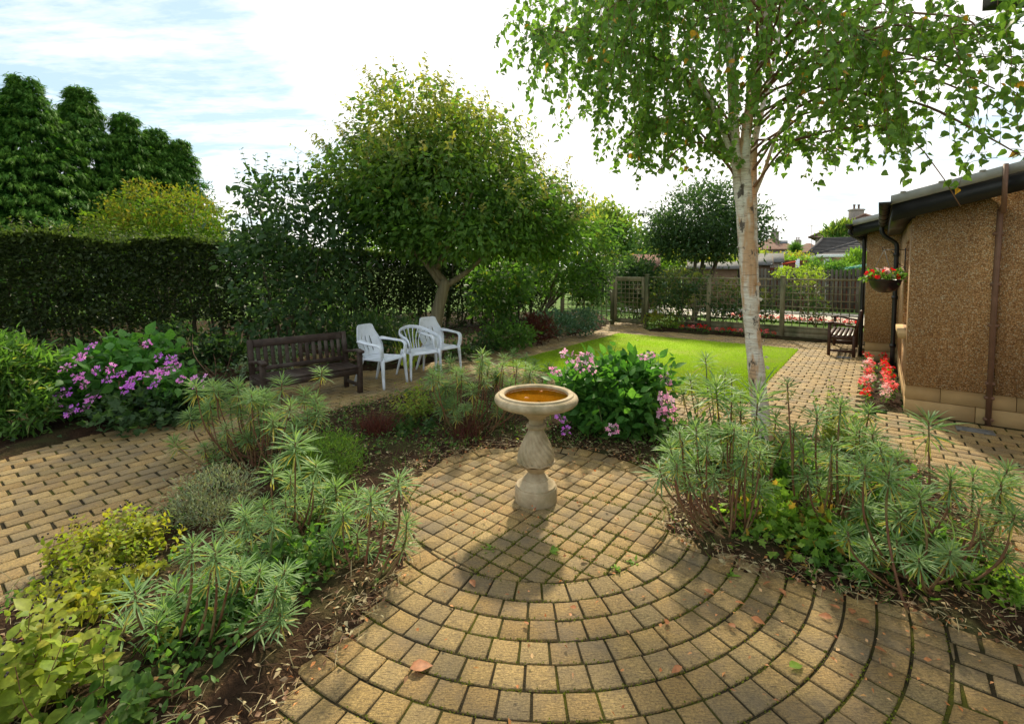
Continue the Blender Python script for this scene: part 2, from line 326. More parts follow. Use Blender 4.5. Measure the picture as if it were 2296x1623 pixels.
M = dict(
    sett=sett_mat(), harl=harl_mat(), birch=birch_mat(), water=water_mat(),
    joint=surf('mossy_joint', (.026, .021, .012), (.050, .040, .022), 14, .95, .8, 120, .1, c3=(.09, .09, .012), s3=3., dist=.02),
    soil=surf('soil', (.022, .012, .007), (.062, .034, .018), 9, .95, 1., 55, .1, c3=(.05, .05, .018), s3=2.5, dist=.03),
    field=surf('field_grass', (.06, .12, .02), (.11, .19, .03), 2., .9, .5, 40, .1, c3=(.09, .14, .03), s3=.5),
    lawn=surf('lawn_turf', (.19, .30, .010), (.25, .37, .014), 30, .9, .6, 160, .1, c3=(.25, .29, .045), s3=1.1, dist=.01),
    concrete=surf('concrete_path', (.42, .38, .31), (.52, .48, .40), 5, .85, .2, 60, .2),
    stone=surf('bath_stone', (.32, .24, .14), (.50, .40, .26), 13, .78, .6, 80, .25, c3=(.25, .205, .11), s3=6., dist=.006),
    algae=surf('bath_bowl_inside', (.36, .23, .07), (.50, .34, .12), 6, .6, .3, 60, .3, c3=(.30, .24, .05), s3=3.),
    ashlar=surf('ashlar', (.44, .29, .13), (.55, .38, .185), 4, .8, .3, 90, .2, island=.14, c3=(.36, .25, .12), s3=1.5, dist=.005),
    black=surf('black_plastic', (.012, .012, .013), (.022, .022, .023), 6, .38, .05, 40, .5),
    greytrim=surf('grey_verge', (.30, .30, .29), (.42, .42, .41), 7, .5, .1, 50, .4),
    tile_dark=surf('roof_tile_dark', (.055, .052, .052), (.09, .085, .085), 4, .85, .3, 40, .1),
    tile_brown=surf('roof_tile_brown', (.13, .068, .05), (.20, .115, .085), 3, .9, .3, 20, .1, c3=(.15, .11, .085), s3=.7),
    peach=surf('peach_render', (.62, .40, .26), (.68, .46, .31), 3, .85, .1, 50, .2),
    greyrender=surf('grey_render', (.24, .20, .17), (.34, .29, .25), 9, .85, .2, 40, .2),
    white=surf('white_paint', (.74, .75, .77), (.80, .81, .83), 3, .4, .02, 40, .4),
    plastic=surf('white_plastic', (.74, .77, .84), (.80, .83, .89), 5, .34, .04, 60, .45, c3=(.62, .65, .67), s3=7.),
    red=surf('red_paint', (.30, .012, .02), (.36, .02, .03), 4, .4, .05, 60, .4),
    redfence=surf('red_brown_fence', (.14, .045, .028), (.20, .065, .04), 6, .8, .3, 60, .2, stretch=(1, 1, .2)),
    pipe=surf('painted_brown_strip', (.14, .075, .045), (.20, .11, .07), 9, .55, .1, 60, .3),
    benchwood=surf('weathered_bench_wood', (.026, .015, .010), (.062, .038, .027), 14, .62, .5, 60, .3, stretch=(1, .12, 1), c3=(.09, .07, .055), s3=4., dist=.004),
    armwood=surf('stained_bench_wood', (.045, .018, .010), (.085, .035, .02), 14, .45, .4, 60, .4, stretch=(1, .12, 1), dist=.003),
    trellis=surf('trellis_wood', (.20, .175, .10), (.32, .28, .175), 9, .85, .5, 70, .15, stretch=(1, 1, .3), c3=(.085, .10, .045), s3=3.),
    picket=surf('dark_picket_wood', (.055, .052, .04), (.12, .11, .085), 6, .9, .4, 50, .1, stretch=(1, 1, .2), island=.25),
    shed=surf('shed_felt', (.10, .097, .09), (.155, .15, .14), 5, .85, .2, 40, .2),
    shedwood=surf('shed_wood', (.13, .085, .05), (.20, .14, .09), 5, .85, .3, 40, .2),
    glass=surf('window_glass', (.03, .04, .05), (.05, .06, .07), 3, .06, 0, 10, .6),
    panel=surf('solar_panel', (.05, .06, .09), (.08, .09, .12), 3, .08, 0, 10, .7),
    iron=surf('drain_cover', (.10, .10, .095), (.20, .195, .18), 18, .55, .5, 80, .5),
    wire=surf('dark_wire', (.02, .02, .02), (.03, .03, .03), 5, .4, 0, 10, .5),
    teal=surf('teal_line', (.02, .35, .28), (.03, .42, .34), 5, .5, 0, 10, .3),
    redline=surf('orange_red_line', (.75, .07, .02), (.8, .1, .03), 5, .5, 0, 10, .3),
    bark=surf('grey_bark', (.10, .08, .055), (.19, .155, .11), 8, .9, .8, 40, .1, stretch=(1, 1, .35), c3=(.10, .11, .06), s3=4., dist=.02),
    acerbark=surf('striped_bark', (.13, .11, .06), (.27, .235, .14), 6, .8, .6, 40, .2, stretch=(2.5, 2.5, .25), dist=.012),
    twig=surf('twig', (.07, .04, .022), (.13, .075, .04), 20, .8, .2, 60, .2),
    birchtwig=surf('birch_twig', (.16, .085, .045), (.26, .15, .08), 20, .7, .2, 60, .2),
    redstem=surf('red_brown_stem', (.13, .05, .028), (.21, .10, .05), 25, .6, .2, 90, .3, c3=(.20, .16, .06), s3=9.),
    greenstem=surf('green_stem', (.13, .15, .05), (.22, .23, .08), 20, .6, .1, 60, .3),
    berry=surf('dark_berry', (.012, .008, .010), (.03, .012, .012), 20, .2, 0, 10, .6),
    redberry=surf('red_berry', (.22, .015, .012), (.32, .03, .02), 20, .25, 0, 10, .6),
    # leaves
    l_birch=leafmat('birch_leaf', [(.085, .165, .030), (.11, .20, .042), (.15, .245, .05), (.095, .18, .035)], trans=.45, tgain=1.45, rough=.42, alt=(.50, .26, .04)),
    l_acer=leafmat('acer_leaf', [(.045, .100, .020), (.068, .135, .025), (.095, .165, .03)], trans=.46, tgain=1.75, alt=(.42, .33, .06)),
    l_conifer=leafmat('conifer_frond', [(.018, .080, .014), (.035, .12, .020), (.06, .165, .026)], trans=.36, tgain=1.6, spec=.08, alt=(.16, .29, .04), gain=.95),  # alt paints the frond tips as if lit
    l_hedge=leafmat('hedge_leaf', [(.022, .038, .012), (.034, .053, .016), (.05, .072, .022)], trans=.35, tgain=1.5, spec=.3, alt=(.19, .26, .05)),  # alt is the paler green painted on the lit top
    l_dark=leafmat('dark_leaf', [(.025, .055, .020), (.038, .075, .027), (.055, .10, .032)], trans=.35, tgain=1.6, alt=(.34, .30, .06)),
    l_mid=leafmat('mid_leaf', [(.045, .10, .022), (.07, .14, .030), (.095, .18, .038)], trans=.45, tgain=1.6, alt=(.32, .30, .06)),
    l_lime=leafmat('lime_leaf', [(.10, .19, .03), (.15, .25, .04), (.20, .30, .05)], trans=.5, tgain=1.5, alt=(.45, .20, .05)),
    l_maple=leafmat('maple_leaf', [(.065, .135, .014), (.09, .17, .018), (.125, .205, .024)], trans=.42, tgain=1.5, spec=.1, gain=.95, alt=(.30, .18, .03)),
    l_yellow=leafmat('yellow_green_leaf', [(.17, .24, .03), (.23, .30, .04), (.13, .21, .03)], trans=.45, tgain=1.35, alt=(.50, .30, .05)),
    l_hydra=leafmat('hydrangea_leaf', [(.045, .13, .024), (.065, .175, .032), (.095, .21, .04)], trans=.4, tgain=1.5, rough=.5, alt=(.28, .28, .05)),
    l_euph=leafmat('spurge_leaf', [(.115, .20, .082), (.16, .255, .105), (.21, .30, .12), (.135, .225, .10)], tcol=(1.15, 1.2, .6), trans=.36, tgain=1.5, rough=.5, alt=(.50, .42, .09)),
    l_silver=leafmat('silver_leaf', [(.19, .23, .15), (.25, .28, .19), (.20, .21, .13)], trans=.3, tgain=1.2, rough=.6, alt=(.26, .19, .12)),
    l_heath=leafmat('heather_leaf', [(.05, .11, .02), (.08, .15, .025), (.11, .17, .03)], trans=.3, tgain=1.3, alt=(.3, .25, .06)),
    l_moss=leafmat('moss', [(.09, .11, .012), (.14, .155, .015), (.07, .075, .015)], trans=.2, tgain=1.2, spec=.05),
    l_redgrass=leafmat('dark_red_blade', [(.075, .028, .022), (.12, .045, .03), (.05, .022, .02)], tcol=(1.2, .7, .5), trans=.3, tgain=1.5),
    l_grass=leafmat('grass_blade', [(.17, .28, .012), (.22, .34, .016), (.26, .37, .024)], trans=.45, tgain=1.35, alt=(.36, .34, .08)),
    l_strap=leafmat('yellow_strap', [(.25, .33, .05), (.36, .40, .07), (.20, .28, .05)], trans=.5, tgain=1.5),
    l_blue=leafmat('blue_grey_leaf', [(.06, .12, .075), (.09, .16, .10), (.12, .19, .12)], trans=.3, tgain=1.3),
    l_variegated=leafmat('variegated_leaf', [(.10, .17, .07), (.26, .30, .20), (.15, .21, .10)], trans=.3, tgain=1.2),
    dry=leafmat('dry_leaf', [(.42, .15, .05), (.55, .26, .10), (.25, .09, .04), (.58, .38, .18)], tcol=(1.2, .9, .6), trans=.25, tgain=1.2),
    straw=leafmat('dry_straw', [(.30, .24, .12), (.42, .36, .20), (.20, .11, .06), (.14, .07, .035)], tcol=(1.1, 1., .7), trans=.15, tgain=1.2),
    f_purple=leafmat('purple_petal', [(.50, .12, .56), (.38, .11, .60), (.64, .19, .58), (.55, .24, .66)], tcol=(1.2, .9, 1.2), trans=.35, tgain=1.3),
    f_mauve=leafmat('mauve_petal', [(.70, .22, .60), (.62, .18, .56), (.75, .34, .68)], tcol=(1.2, .9, 1.1), trans=.35, tgain=1.3),
    f_pink=leafmat('pink_petal', [(.88, .34, .50), (.84, .26, .46), (.90, .52, .60)], tcol=(1.2, .9, 1.1), trans=.35, tgain=1.3),
    f_red=leafmat('red_petal', [(.62, .012, .016), (.75, .02, .022), (.55, .01, .03)], tcol=(1.2, .7, .7), trans=.35, tgain=1.3),
    f_coral=leafmat('coral_petal', [(.80, .16, .17), (.75, .08, .10), (.85, .30, .28)], tcol=(1.2, .8, .8), trans=.35, tgain=1.3),
    f_blush=leafmat('blush_petal', [(.85, .45, .46), (.85, .62, .58), (.78, .30, .34)], tcol=(1.1, .9, .9), trans=.35, tgain=1.3),
    f_core=surf('flower_core', (.25, .12, .22), (.40, .22, .30), 30, .8, 0, 10, .2),
)

# ------------------------------------------------------------------ GROUND
mb = MB(); s = 900.
mb.add([[-s, -60, -.09], [s, -60, -.09], [s, s, -.09], [-s, s, -.09]], [0, 1, 2, 3]); tag(mb.build('ground', M['field']), kind='structure')

def inside(poly, x, y):
    poly = A(poly); r = np.zeros(np.shape(x), bool); n = len(poly); j = n - 1
    for i in range(n):
        xi, yi, xj, yj = *poly[i][:2], *poly[j][:2]
        c = ((yi > y) != (yj > y)) & (x < (xj - xi) * (y - yi) / (yj - yi + 1e-12) + xi); r ^= c; j = i
    return r
def edge_dist(poly, x, y):
    poly = A(poly); d = np.full(np.shape(x), 1e9); n = len(poly)
    for i in range(n):
        a, b = poly[i][:2], poly[(i + 1) % n][:2]; e = b - a; L2 = e @ e + 1e-12
        t = np.clip(((x - a[0]) * e[0] + (y - a[1]) * e[1]) / L2, 0, 1)
        d = np.minimum(d, np.hypot(x - a[0] - t * e[0], y - a[1] - t * e[1]))
    return d
def vnoise(x, y, f, seed=0):
    x = np.asarray(x) * f + 17.3; y = np.asarray(y) * f + 9.1; xi, yi = np.floor(x).astype(int), np.floor(y).astype(int)
    def h(i, j): v = np.sin(i * 127.1 + j * 311.7 + seed * 74.7) * 43758.5453; return v - np.floor(v)
    fx, fy = x - xi, y - yi; fx = fx * fx * (3 - 2 * fx); fy = fy * fy * (3 - 2 * fy)
    return (h(xi, yi) * (1 - fx) + h(xi + 1, yi) * fx) * (1 - fy) + (h(xi, yi + 1) * (1 - fx) + h(xi + 1, yi + 1) * fx) * fy
SOILS = []
def soil(name, poly, step, hgt=.06, mat='soil', rag=.05):
    poly = A([p[:2] for p in poly]); x0, y0 = poly.min(0) - step; x1, y1 = poly.max(0) + step
    X, Y = np.meshgrid(np.arange(x0, x1, step), np.arange(y0, y1, step), indexing='ij')
    X = X + rng.normal(0, step * .18, X.shape); Y = Y + rng.normal(0, step * .18, Y.shape)
    sd = np.where(inside(poly, X, Y), 1, -1) * edge_dist(poly, X, Y) + rag * (vnoise(X, Y, 7) + .6 * vnoise(X, Y, 19, 3) - .8)
    Z = -.02 + np.clip(sd / .25, -.2, 1) * hgt + .03 * (vnoise(X, Y, 6, 1) - .5) + .022 * (vnoise(X, Y, 21, 2) - .5) + .012 * rng.random(X.shape)
    n0, n1 = X.shape; idx = np.arange(n0 * n1).reshape(n0, n1)
    q = np.stack([idx[:-1, :-1], idx[1:, :-1], idx[1:, 1:], idx[:-1, 1:]], -1).reshape(-1, 4)
    keep = (sd.ravel()[q] > -step * .6).all(1)
    q = q[keep]; us = np.unique(q); remap = np.zeros(n0 * n1, int); remap[us] = np.arange(len(us))
    m = MB(); m.add(np.stack([X.ravel(), Y.ravel(), Z.ravel()], -1)[us], remap[q]); o = m.build(name, M[mat], smooth=True); tag(o, kind='structure'); SOILS.append(poly); return poly

# ------------------------------------------------------------------ PAVING
CIR = A([.18, 3.55]); R0 = .958; RINGW = .134; NR = 10; R1 = R0 + .153 + (NR - 1) * RINGW
lawn_fl, lawn_fr, lawn_br, lawn_bl = [ab(G(*p)) for p in ((1124, 820), (1676, 903), (1788, 783), (1382, 749))]
LA0 = (lawn_fl[0] + lawn_fr[0]) / 2; LA1 = (lawn_br[0] + lawn_bl[0]) / 2; LB0 = (lawn_fr[1] + lawn_br[1]) / 2; LB1 = (lawn_fl[1] + lawn_bl[1]) / 2
pave_px = [(-500, 1110), (0, 1030), (200, 972), (400, 936), (480, 915), (545, 870), (560, 845), (800, 832), (900, 826), (1040, 797), (1100, 783), (1345, 739), (1372, 722), (1446, 724), (1446, 741), (1935, 774), (1937, 806), (1922, 930), (2026, 926), (2500, 978), (3300, 1150), (3300, 2600), (-1400, 2600), (-2600, 1500)]
PAVE = A([G(*p)[:2] for p in pave_px])
mb = MB(); n = len(PAVE)
mb.add(np.c_[PAVE, np.full(n, -.0085)], np.arange(n)); tag(mb.build('paving_bed', M['joint']), kind='structure')

def clip(poly, p, nrm):
    out = []; n = len(poly)
    for i in range(n):
        a, b = poly[i], poly[(i + 1) % n]; da, db = (a - p) @ nrm, (b - p) @ nrm
        if da >= 0: out.append(a)
        if (da >= 0) != (db >= 0): out.append(a + (b - a) * da / (da - db))
    return out
def inset(poly, g):
    e = np.roll(poly, -1, 0) - poly; ln = np.linalg.norm(e, axis=1)
    if ln.min() < 1e-4: return None
    nr = np.c_[-e[:, 1], e[:, 0]] / ln[:, None]; out = []
    for i in range(len(poly)):
        n0, n1 = nr[i - 1], nr[i]; M_ = A([n0, n1]); dt_ = n0[0] * n1[1] - n0[1] * n1[0]
        if abs(dt_) < .05: out.append(poly[i] + g * (n0 + n1) / 2)
        else:
            b = A([n0 @ poly[i] + g, n1 @ poly[i] + g]); out.append(A([(b[0] * n1[1] - b[1] * n0[1]) / dt_, (n0[0] * b[1] - n1[0] * b[0]) / dt_]))
    out = A(out)
    return out if (np.linalg.norm(out - poly, axis=1) < .05).all() else None
def sett(mb, poly, gap=.004, bev=.0026, dz=.004):
    """one paver: top set in by a rounded arris, sides down into the joint"""
    poly = A(poly); c = poly.mean(0); r = np.linalg.norm(poly - c, axis=1).min()
    if r < .012: return
    k = len(poly); o = inset(poly, gap); i_ = inset(poly, gap + bev * 1.2)
    if o is None or i_ is None: return
    if len(poly) == 4: jj = rng.normal(0, .0018, o.shape); o = o + jj; i_ = i_ + jj
    z = float(np.clip(rng.normal(0, dz * .55), -.002, .006)); tl = rng.normal(0, .008 * dz / .004, 2)
    def zz(q): return z + (q - c) @ tl
    V = np.concatenate([np.c_[o, np.full(k, -.022)], np.c_[o, zz(o) - bev], np.c_[i_, zz(i_)]])
    a = np.arange(k); b = (a + 1) % k
    mb.add(V, np.stack([a, b, k + b, k + a], 1), np.stack([k + a, k + b, 2 * k + b, 2 * k + a], 1), 2 * k + np.arange(k))
def ccw(poly):
    poly = A(poly); x, y = poly[:, 0], poly[:, 1]
    return poly if np.sum(x * np.roll(y, -1) - np.roll(x, -1) * y) > 0 else poly[::-1]
# 1 round patio: grid of setts trimmed to the circle, then rings
mb = MB(); S = .120; u2, v2 = U[:2], VV[:2]
cp = [CIR + (R0 - .004) * A([math.cos(t), math.sin(t)]) for t in np.arange(48) * math.pi / 24]
for i in range(-10, 10):
    for j in range(-10, 10):
        q = [CIR + S * ((i + a + .35) * u2 + (j + b + .2) * v2) for a, b in ((0, 0), (1, 0), (1, 1), (0, 1))]
        if min(np.linalg.norm(p - CIR) for p in q) > R0: continue
        q = list(ccw(q))
        for t in range(48):
            q = clip(q, cp[t], CIR - cp[t])
            if len(q) < 3: break
        if len(q) >= 3: sett(mb, q, gap=.0052)
rad = R0
for k in range(NR):
    w = .153 if k == 0 else RINGW; r0, r1 = rad, rad + w; rad = r1
    n = int(round(2 * math.pi * (r0 + r1) / 2 / (.142 if k == 0 else .138))); off = rng.random()
    for i in range(n):
        t0, t1 = (i + off) * 2 * math.pi / n, (i + 1 + off) * 2 * math.pi / n
        tm = (t0 + t1) / 2
        if math.sin(tm) > .35 and k > 0: continue           # planted over behind the patio
        q = [CIR + r * A([math.cos(t), math.sin(t)]) for r, t in ((r0, t0), (r1, t0), (r1, tm), (r1, t1), (r0, t1), (r0, tm))]
        sett(mb, ccw(q), gap=.0062, dz=.0055)
tag(mb.build('patio', M['sett']), kind='structure')
# 2 paths: bonded pavers along the garden axes
mb = MB()
def field(a0, a1, b0, b1, la, lb, stagger, test):
    """pavers la long (along a) and lb wide; stagger 'a': courses run along a, 'b': along b"""
    for i in range(int((a1 - a0) / la) + 1):
        for j in range(int((b1 - b0) / lb) + 1):
            a = a0 + i * la + (la * .5 * (j % 2) if stagger == 'a' else 0); b = b0 + j * lb + (lb * .5 * (i % 2) if stagger == 'b' else 0)
            q = A([(CORNER + x * U + y * VV)[:2] for x, y in ((a, b), (a + la, b), (a + la, b + lb), (a, b + lb))]); c = q.mean(0)
            if c[1] < 1.25 or abs(c[0]) > 1.22 * c[1] + .8 or not inside(PAVE, c[0], c[1]): continue
            aa, bb = ab((*c, 0.))
            if LA0 + .1 < aa < LA1 - .1 and LB0 + .1 < bb < LB1 - .1: continue
            if (0 <= aa and bb < .0) or not test(aa, bb): continue
            d = np.linalg.norm(c - CIR)
            if d < R1 + .14 and c[1] < CIR[1] + 1.0:
                if np.linalg.norm(q - CIR, axis=1).max() < R1: continue
                nr = (c - CIR) / d; q = clip(ccw(q), CIR + nr * R1, nr)
                if len(q) < 3: continue
            elif d < R0 + .1: continue
            sett(mb, ccw(q), gap=.0092, dz=.0025)
split = LB1 - .02
isA = lambda a, b: b > split or (a < LA0 - .85 and b > 2.2)
field(-10., 9.6, 2., 11.5, .205, .132, 'a', isA)
field(-7., 9.6, -4.5, split + .2, .136, .203, 'b', lambda a, b: not isA(a, b))
tag(mb.build('path', M['sett']), kind='structure')

# lawn slab and its blades
mb = MB()
c4 = [P(LA0, LB0)[:2], P(LA1, LB0)[:2], P(LA1, LB1)[:2], P(LA0, LB1)[:2]]
prism(mb, [(LA0, LB0), (LA1, LB0), (LA1, LB1), (LA0, LB1)], P(0, 0, -.03), U, VV, ZZ, .045); tag(mb.build('lawn', M['lawn']), kind='structure')
n = 95000; aa = LA0 + (LA1 - LA0) * rng.random(n) ** 1.25; bb = LB0 + (LB1 - LB0) * rng.random(n)
edge = rng.random(n) < .06; side = rng.integers(0, 4, n)
aa = np.where(edge & (side == 0), LA0 + rng.normal(0, .012, n), np.where(edge & (side == 1), LA1 + rng.normal(0, .012, n), aa)); bb = np.where(edge & (side == 2), LB0 + rng.normal(0, .012, n), np.where(edge & (side == 3), LB1 + rng.normal(0, .012, n), bb))
pp = CORNER + aa[:, None] * U + bb[:, None] * VV; pp[:, 2] = .008
mb = MB(); scatter(mb, TRI, pp, A([0, 0, 1.]) + rng.normal(0, .55, (n, 3)) * A([1, 1, .1]), rnd_dir(n), rng.uniform(.018, .040, n) * (.75 + .5 * vnoise(aa, bb, 2.5)), rng.uniform(.004, .008, n), np.clip((vnoise(aa, bb, 1.1, 3) + .5 * vnoise(aa, bb, 4, 4) - .85) * 1.6, 0, .6) + (rng.random(n) < .03) * .6)
tag(mb.build('lawn_grass', M['l_grass'], tint=True), 'short bright green grass of the mown lawn', 'grass', kind='stuff')

# soil beds
bed_px = [(-500, 1500), (0, 1345), (120, 1270), (250, 1195), (370, 1120), (450, 1035), (480, 990), (570, 955), (700, 925), (800, 905), (880, 884), (1000, 862), (1090, 852), (1300, 902), (1500, 938), (1640, 960), (1800, 968), (1930, 985), (2060, 1030), (2160, 1100), (2260, 1210), (2360, 1340), (2520, 1500),
          (2520, 1640), (2296, 1478), (2150, 1415), (1900, 1345), (1700, 1300), (1560, 1250), (1480, 1180), (1496, 1110), (1450, 1050), (1330, 1016), (1200, 1008), (1060, 1016), (955, 1056), (912, 1120), (925, 1190), (935, 1255), (880, 1340), (800, 1430), (700, 1525), (600, 1625), (520, 1720), (-700, 1900)]
BED = soil('planting_bed', [G(*p) for p in bed_px], .035, .05)
lb_px = [(-900, 1220), (-500, 1105), (0, 1036), (200, 978), (400, 941), (480, 919), (547, 873), (562, 848), (800, 834), (900, 828), (1040, 798), (1100, 784), (1345, 739), (1372, 722), (1340, 700), (1000, 700), (500, 720), (-1200, 760)]
LBED = soil('border_soil', [G(*p) for p in lb_px], .07, .06)
FB = soil('flower_bed', [P(.02, 0), P(.02, .47), P(3.78, .47), P(3.78, 0)], .05, .05, rag=.02)
tb = [G(1446, 739), G(1935, 772)]
TBED = soil('trellis_bed', [G(1446, 740), G(1935, 773), P(8.6, .4), P(8.6, 5.2)], .07, .06)

# ------------------------------------------------------------------ BUNGALOW on the right
SL = .25                                    # roof pitch (rise per metre towards the ridge)
bg = thing('bungalow', 'bungalow with brown pebble-dash walls, sandstone plinth and black verge boards', 'building', P(0, 0))
mb = MB()
prism(mb, [(0, .34), (0, 2.43), (-7, 2.43 + 7 * SL), (-7, .34)], P(0, 0), VV, ZZ, U, .25)
w0, w1, wz0, wz1 = .38, 1.42, .93, 2.08
def sidew(a0, a1, z0, z1): prism(mb, [(a0, z0), (a1, z0), (a1, z1), (a0, z1)], P(0, -.25), U, ZZ, VV, .25)
sidew(.25, w0, .34, 2.43); sidew(w1, 3.8, .34, 2.43); sidew(w0, w1, .34, wz0); sidew(w0, w1, wz1, 2.43)
mb.build('wall', M['harl'], bg)
mb = MB()
prism(mb, [(.48, .34), (.48, 2.5), (-3, 2.5 + 3 * SL), (-3, .34)], P(3.8, 0), VV, ZZ, U, 8.)
mb.build('rear_wing_wall', M['harl'], bg)
mb = MB()
for z0, z1, off in ((-.03, .165, 0.), (.17, .337, .32)):
    b = -off if off else 0.
    edges = [0.] + [-(off or .62) - .62 * i for i in range(12)]
    for e0, e1 in zip(edges[:-1], edges[1:]):
        cbox(mb, P(.13, (e0 + e1) / 2, (z0 + z1) / 2), (.21, abs(e1 - e0) - .005, z1 - z0), A([U, VV, ZZ]).T, .004)
    for i in range(6):
        a0, a1 = .24 + .6 * i, min(.24 + .6 * (i + 1), 3.8)
        cbox(mb, P((a0 + a1) / 2, -.10, (z0 + z1) / 2), (a1 - a0 - .005, .17, z1 - z0), A([U, VV, ZZ]).T, .004)
    for i in range(3):
        cbox(mb, P(3.92, .46 - .32 - .62 * i + .01, (z0 + z1) / 2), (.2, .612, z1 - z0), A([U, VV, ZZ]).T, .004)
    cbox(mb, P(8, .36, (z0 + z1) / 2), (7.9, .2, z1 - z0), A([U, VV, ZZ]).T, .004)
mb.build('plinth', M['ashlar'], bg)
def roof(a0, a1, bE, zE, bR):
    f = lambda b, dz: (b, zE + (bE - b) * SL + dz)
    m = MB(); prism(m, [f(bE, 0), f(bR, 0), f(bR, .09), f(bE, .09)], P(a0 + .02, 0), VV, ZZ, U, a1 - a0); m.build('roof', M['tile_dark'], bg)
    m = MB(); prism(m, [f(bE - .01, -.20), f(bR, -.20), f(bR, -.002), f(bE - .01, -.002)], P(a0, 0), VV, ZZ, U, .025)
    prism(m, [f(bE - .01, -.185), (bE - .225, zE - .16), f(bE - .225, -.02), f(bE - .01, -.02)], P(a0 + .026, 0), VV, ZZ, U, a1 - a0 - .2)
    m.build('verge_board', M['black'], bg)
    m = MB(); prism(m, [f(bE + .01, .0), f(bR, .0), f(bR, .105), f(bE + .01, .105)], P(a0 - .022, 0), VV, ZZ, U, .05)
    for i in range(24 if a0 < 0 else 0): cbox(m, P(a0 + .01, *f(bE - .1 - .33 * i, .112)), (.08, .05, .02), A([U, VV, ZZ]).T, .005)
    m.build('verge_trim', M['greytrim'], bg)
    m = MB(); th = np.linspace(math.pi, 2 * math.pi, 9); ro, ri = .062, .052
    pl = [(bE + .06 + ro * math.cos(t), zE + .03 + ro * math.sin(t)) for t in th] + [(bE + .06 + ri * math.cos(t), zE + .03 + ri * math.sin(t)) for t in th[::-1]]
    prism(m, pl, P(a0 - .05, 0), VV, ZZ, U, a1 - a0)
    pl2 = [(bE + .06 + ro * math.cos(t), zE + .03 + ro * math.sin(t)) for t in th]; prism(m, pl2, P(a0 - .056, 0), VV, ZZ, U, .006)
    for i in range(5): prism(m, [(p_[0] + .0, p_[1] - .012) for p_ in pl2], P(a0 + .3 + i * .8, 0), VV, ZZ, U, .04)
    m.build('gutter', M['black'], bg)
roof(-.15, 3.66, .20, 2.47, -7.2); roof(3.66, 12, .70, 2.50, -3)
mb = MB(); prism(mb, [(-1.35, 2.95), (-2.4, 4.2), (-6, 4.2), (-6, 2.95)], P(.35, 0), VV, ZZ, U, 4.); mb.build('upper_roof', M['tile_dark'], bg)
mb = MB(); tube(mb, spline([P(3.40, .27, 2.47), P(3.40, .27, 2.36), P(3.40, .22, 2.27), P(3.42, .10, 2.18), P(3.42, .055, 2.10), P(3.42, .055, 1.9), P(3.42, .055, 1.0), P(3.42, .055, .0)], 5), .036, 10)
for z in (.35, 1.2, 1.95): lathe(mb, [(.042, -.03), (.046, -.03), (.046, .03), (.042, .03)], P(3.42, .055, z), 10)
mb.build('downpipe', M['black'], bg, smooth=True)
mb = MB(); tube(mb, spline([P(4.3, .76, 2.5), P(4.3, .76, 2.38), P(4.3, .60, 2.28), P(4.3, .535, 2.22), P(4.3, .535, 1.0), P(4.3, .535, 0)], 5), .033, 8); mb.build('downpipe', M['black'], bg, smooth=True)
# window in the long wall
mb = MB()
for (a0, a1, z0, z1) in ((w0, w1, wz0, wz0 + .07), (w0, w1, wz1 - .07, wz1), (w0, w0 + .07, wz0 + .07, wz1 - .07), (w1 - .07, w1, wz0 + .07, wz1 - .07), ((w0 + w1) / 2 - .03, (w0 + w1) / 2 + .03, wz0 + .07, wz1 - .07)):
    cbox(mb, P((a0 + a1) / 2, -.09, (z0 + z1) / 2), (a1 - a0, .09, z1 - z0), A([U, VV, ZZ]).T, .006)
win = mb.build('window', M['red'], bg)
mb = MB(); cbox(mb, P((w0 + w1) / 2, -.10, (wz0 + wz1) / 2), (w1 - w0 - .14, .012, wz1 - wz0 - .14), A([U, VV, ZZ]).T, .002); mb.build('pane', M['glass'], win)
mb = MB(); prism(mb, [(-.14, wz0 - .075), (.075, wz0 - .085), (.075, wz0 - .012), (-.14, wz0 + .004)], P(w0 - .05, 0), VV, ZZ, U, w1 - w0 + .1); mb.build('sill', M['ashlar'], win)
# flat conductor strip up the gable
mb = MB(); bp = -.72
tube(mb, [P(-.018, bp, -.01), P(-.018, bp, 1.4), P(-.02, bp - .01, 2.36)], [.026, .026, .026], 8)
tube(mb, [P(-.19, bp - .01, 2.30), P(-.19, bp - .01, 2.82)], .022, 8); tube(mb, [P(-.02, bp - .01, 2.36), P(-.19, bp - .01, 2.40)], .022, 8)
for z in (.06, .30, .46, 1.1, 1.55, 2.1): cbox(mb, P(-.014, bp, z), (.05, .085, .035), A([U, VV, ZZ]).T, .008)
mb.build('drain_strip', M['pipe'], bg, smooth=False)
# scrolled bracket for the basket
mb = MB(); ba = 1.25; HB = .22
tube(mb, [P(ba, .005, 1.98), P(ba, HB + .03, 1.98)], .006, 6); tube(mb, [P(ba, .008, 2.0), P(ba, .008, 1.70)], .007, 6)
tube(mb, spline([P(ba, .012, 1.74), P(ba, .07, 1.78), P(ba, .10, 1.88), P(ba, .17, 1.96)], 5), .005, 6)
tube(mb, spline([P(ba, .03 + .03 * math.cos(t), 1.70 + .03 * math.sin(t)) for t in np.linspace(0, 5, 9)], 3), .004, 5)
tube(mb, spline([P(ba, HB + .03, 1.98), P(ba, HB + .045, 2.0), P(ba, HB + .03, 2.02), P(ba, HB + .01, 2.0)], 4), .005, 5)
mb.build('basket_bracket', M['wire'], bg)

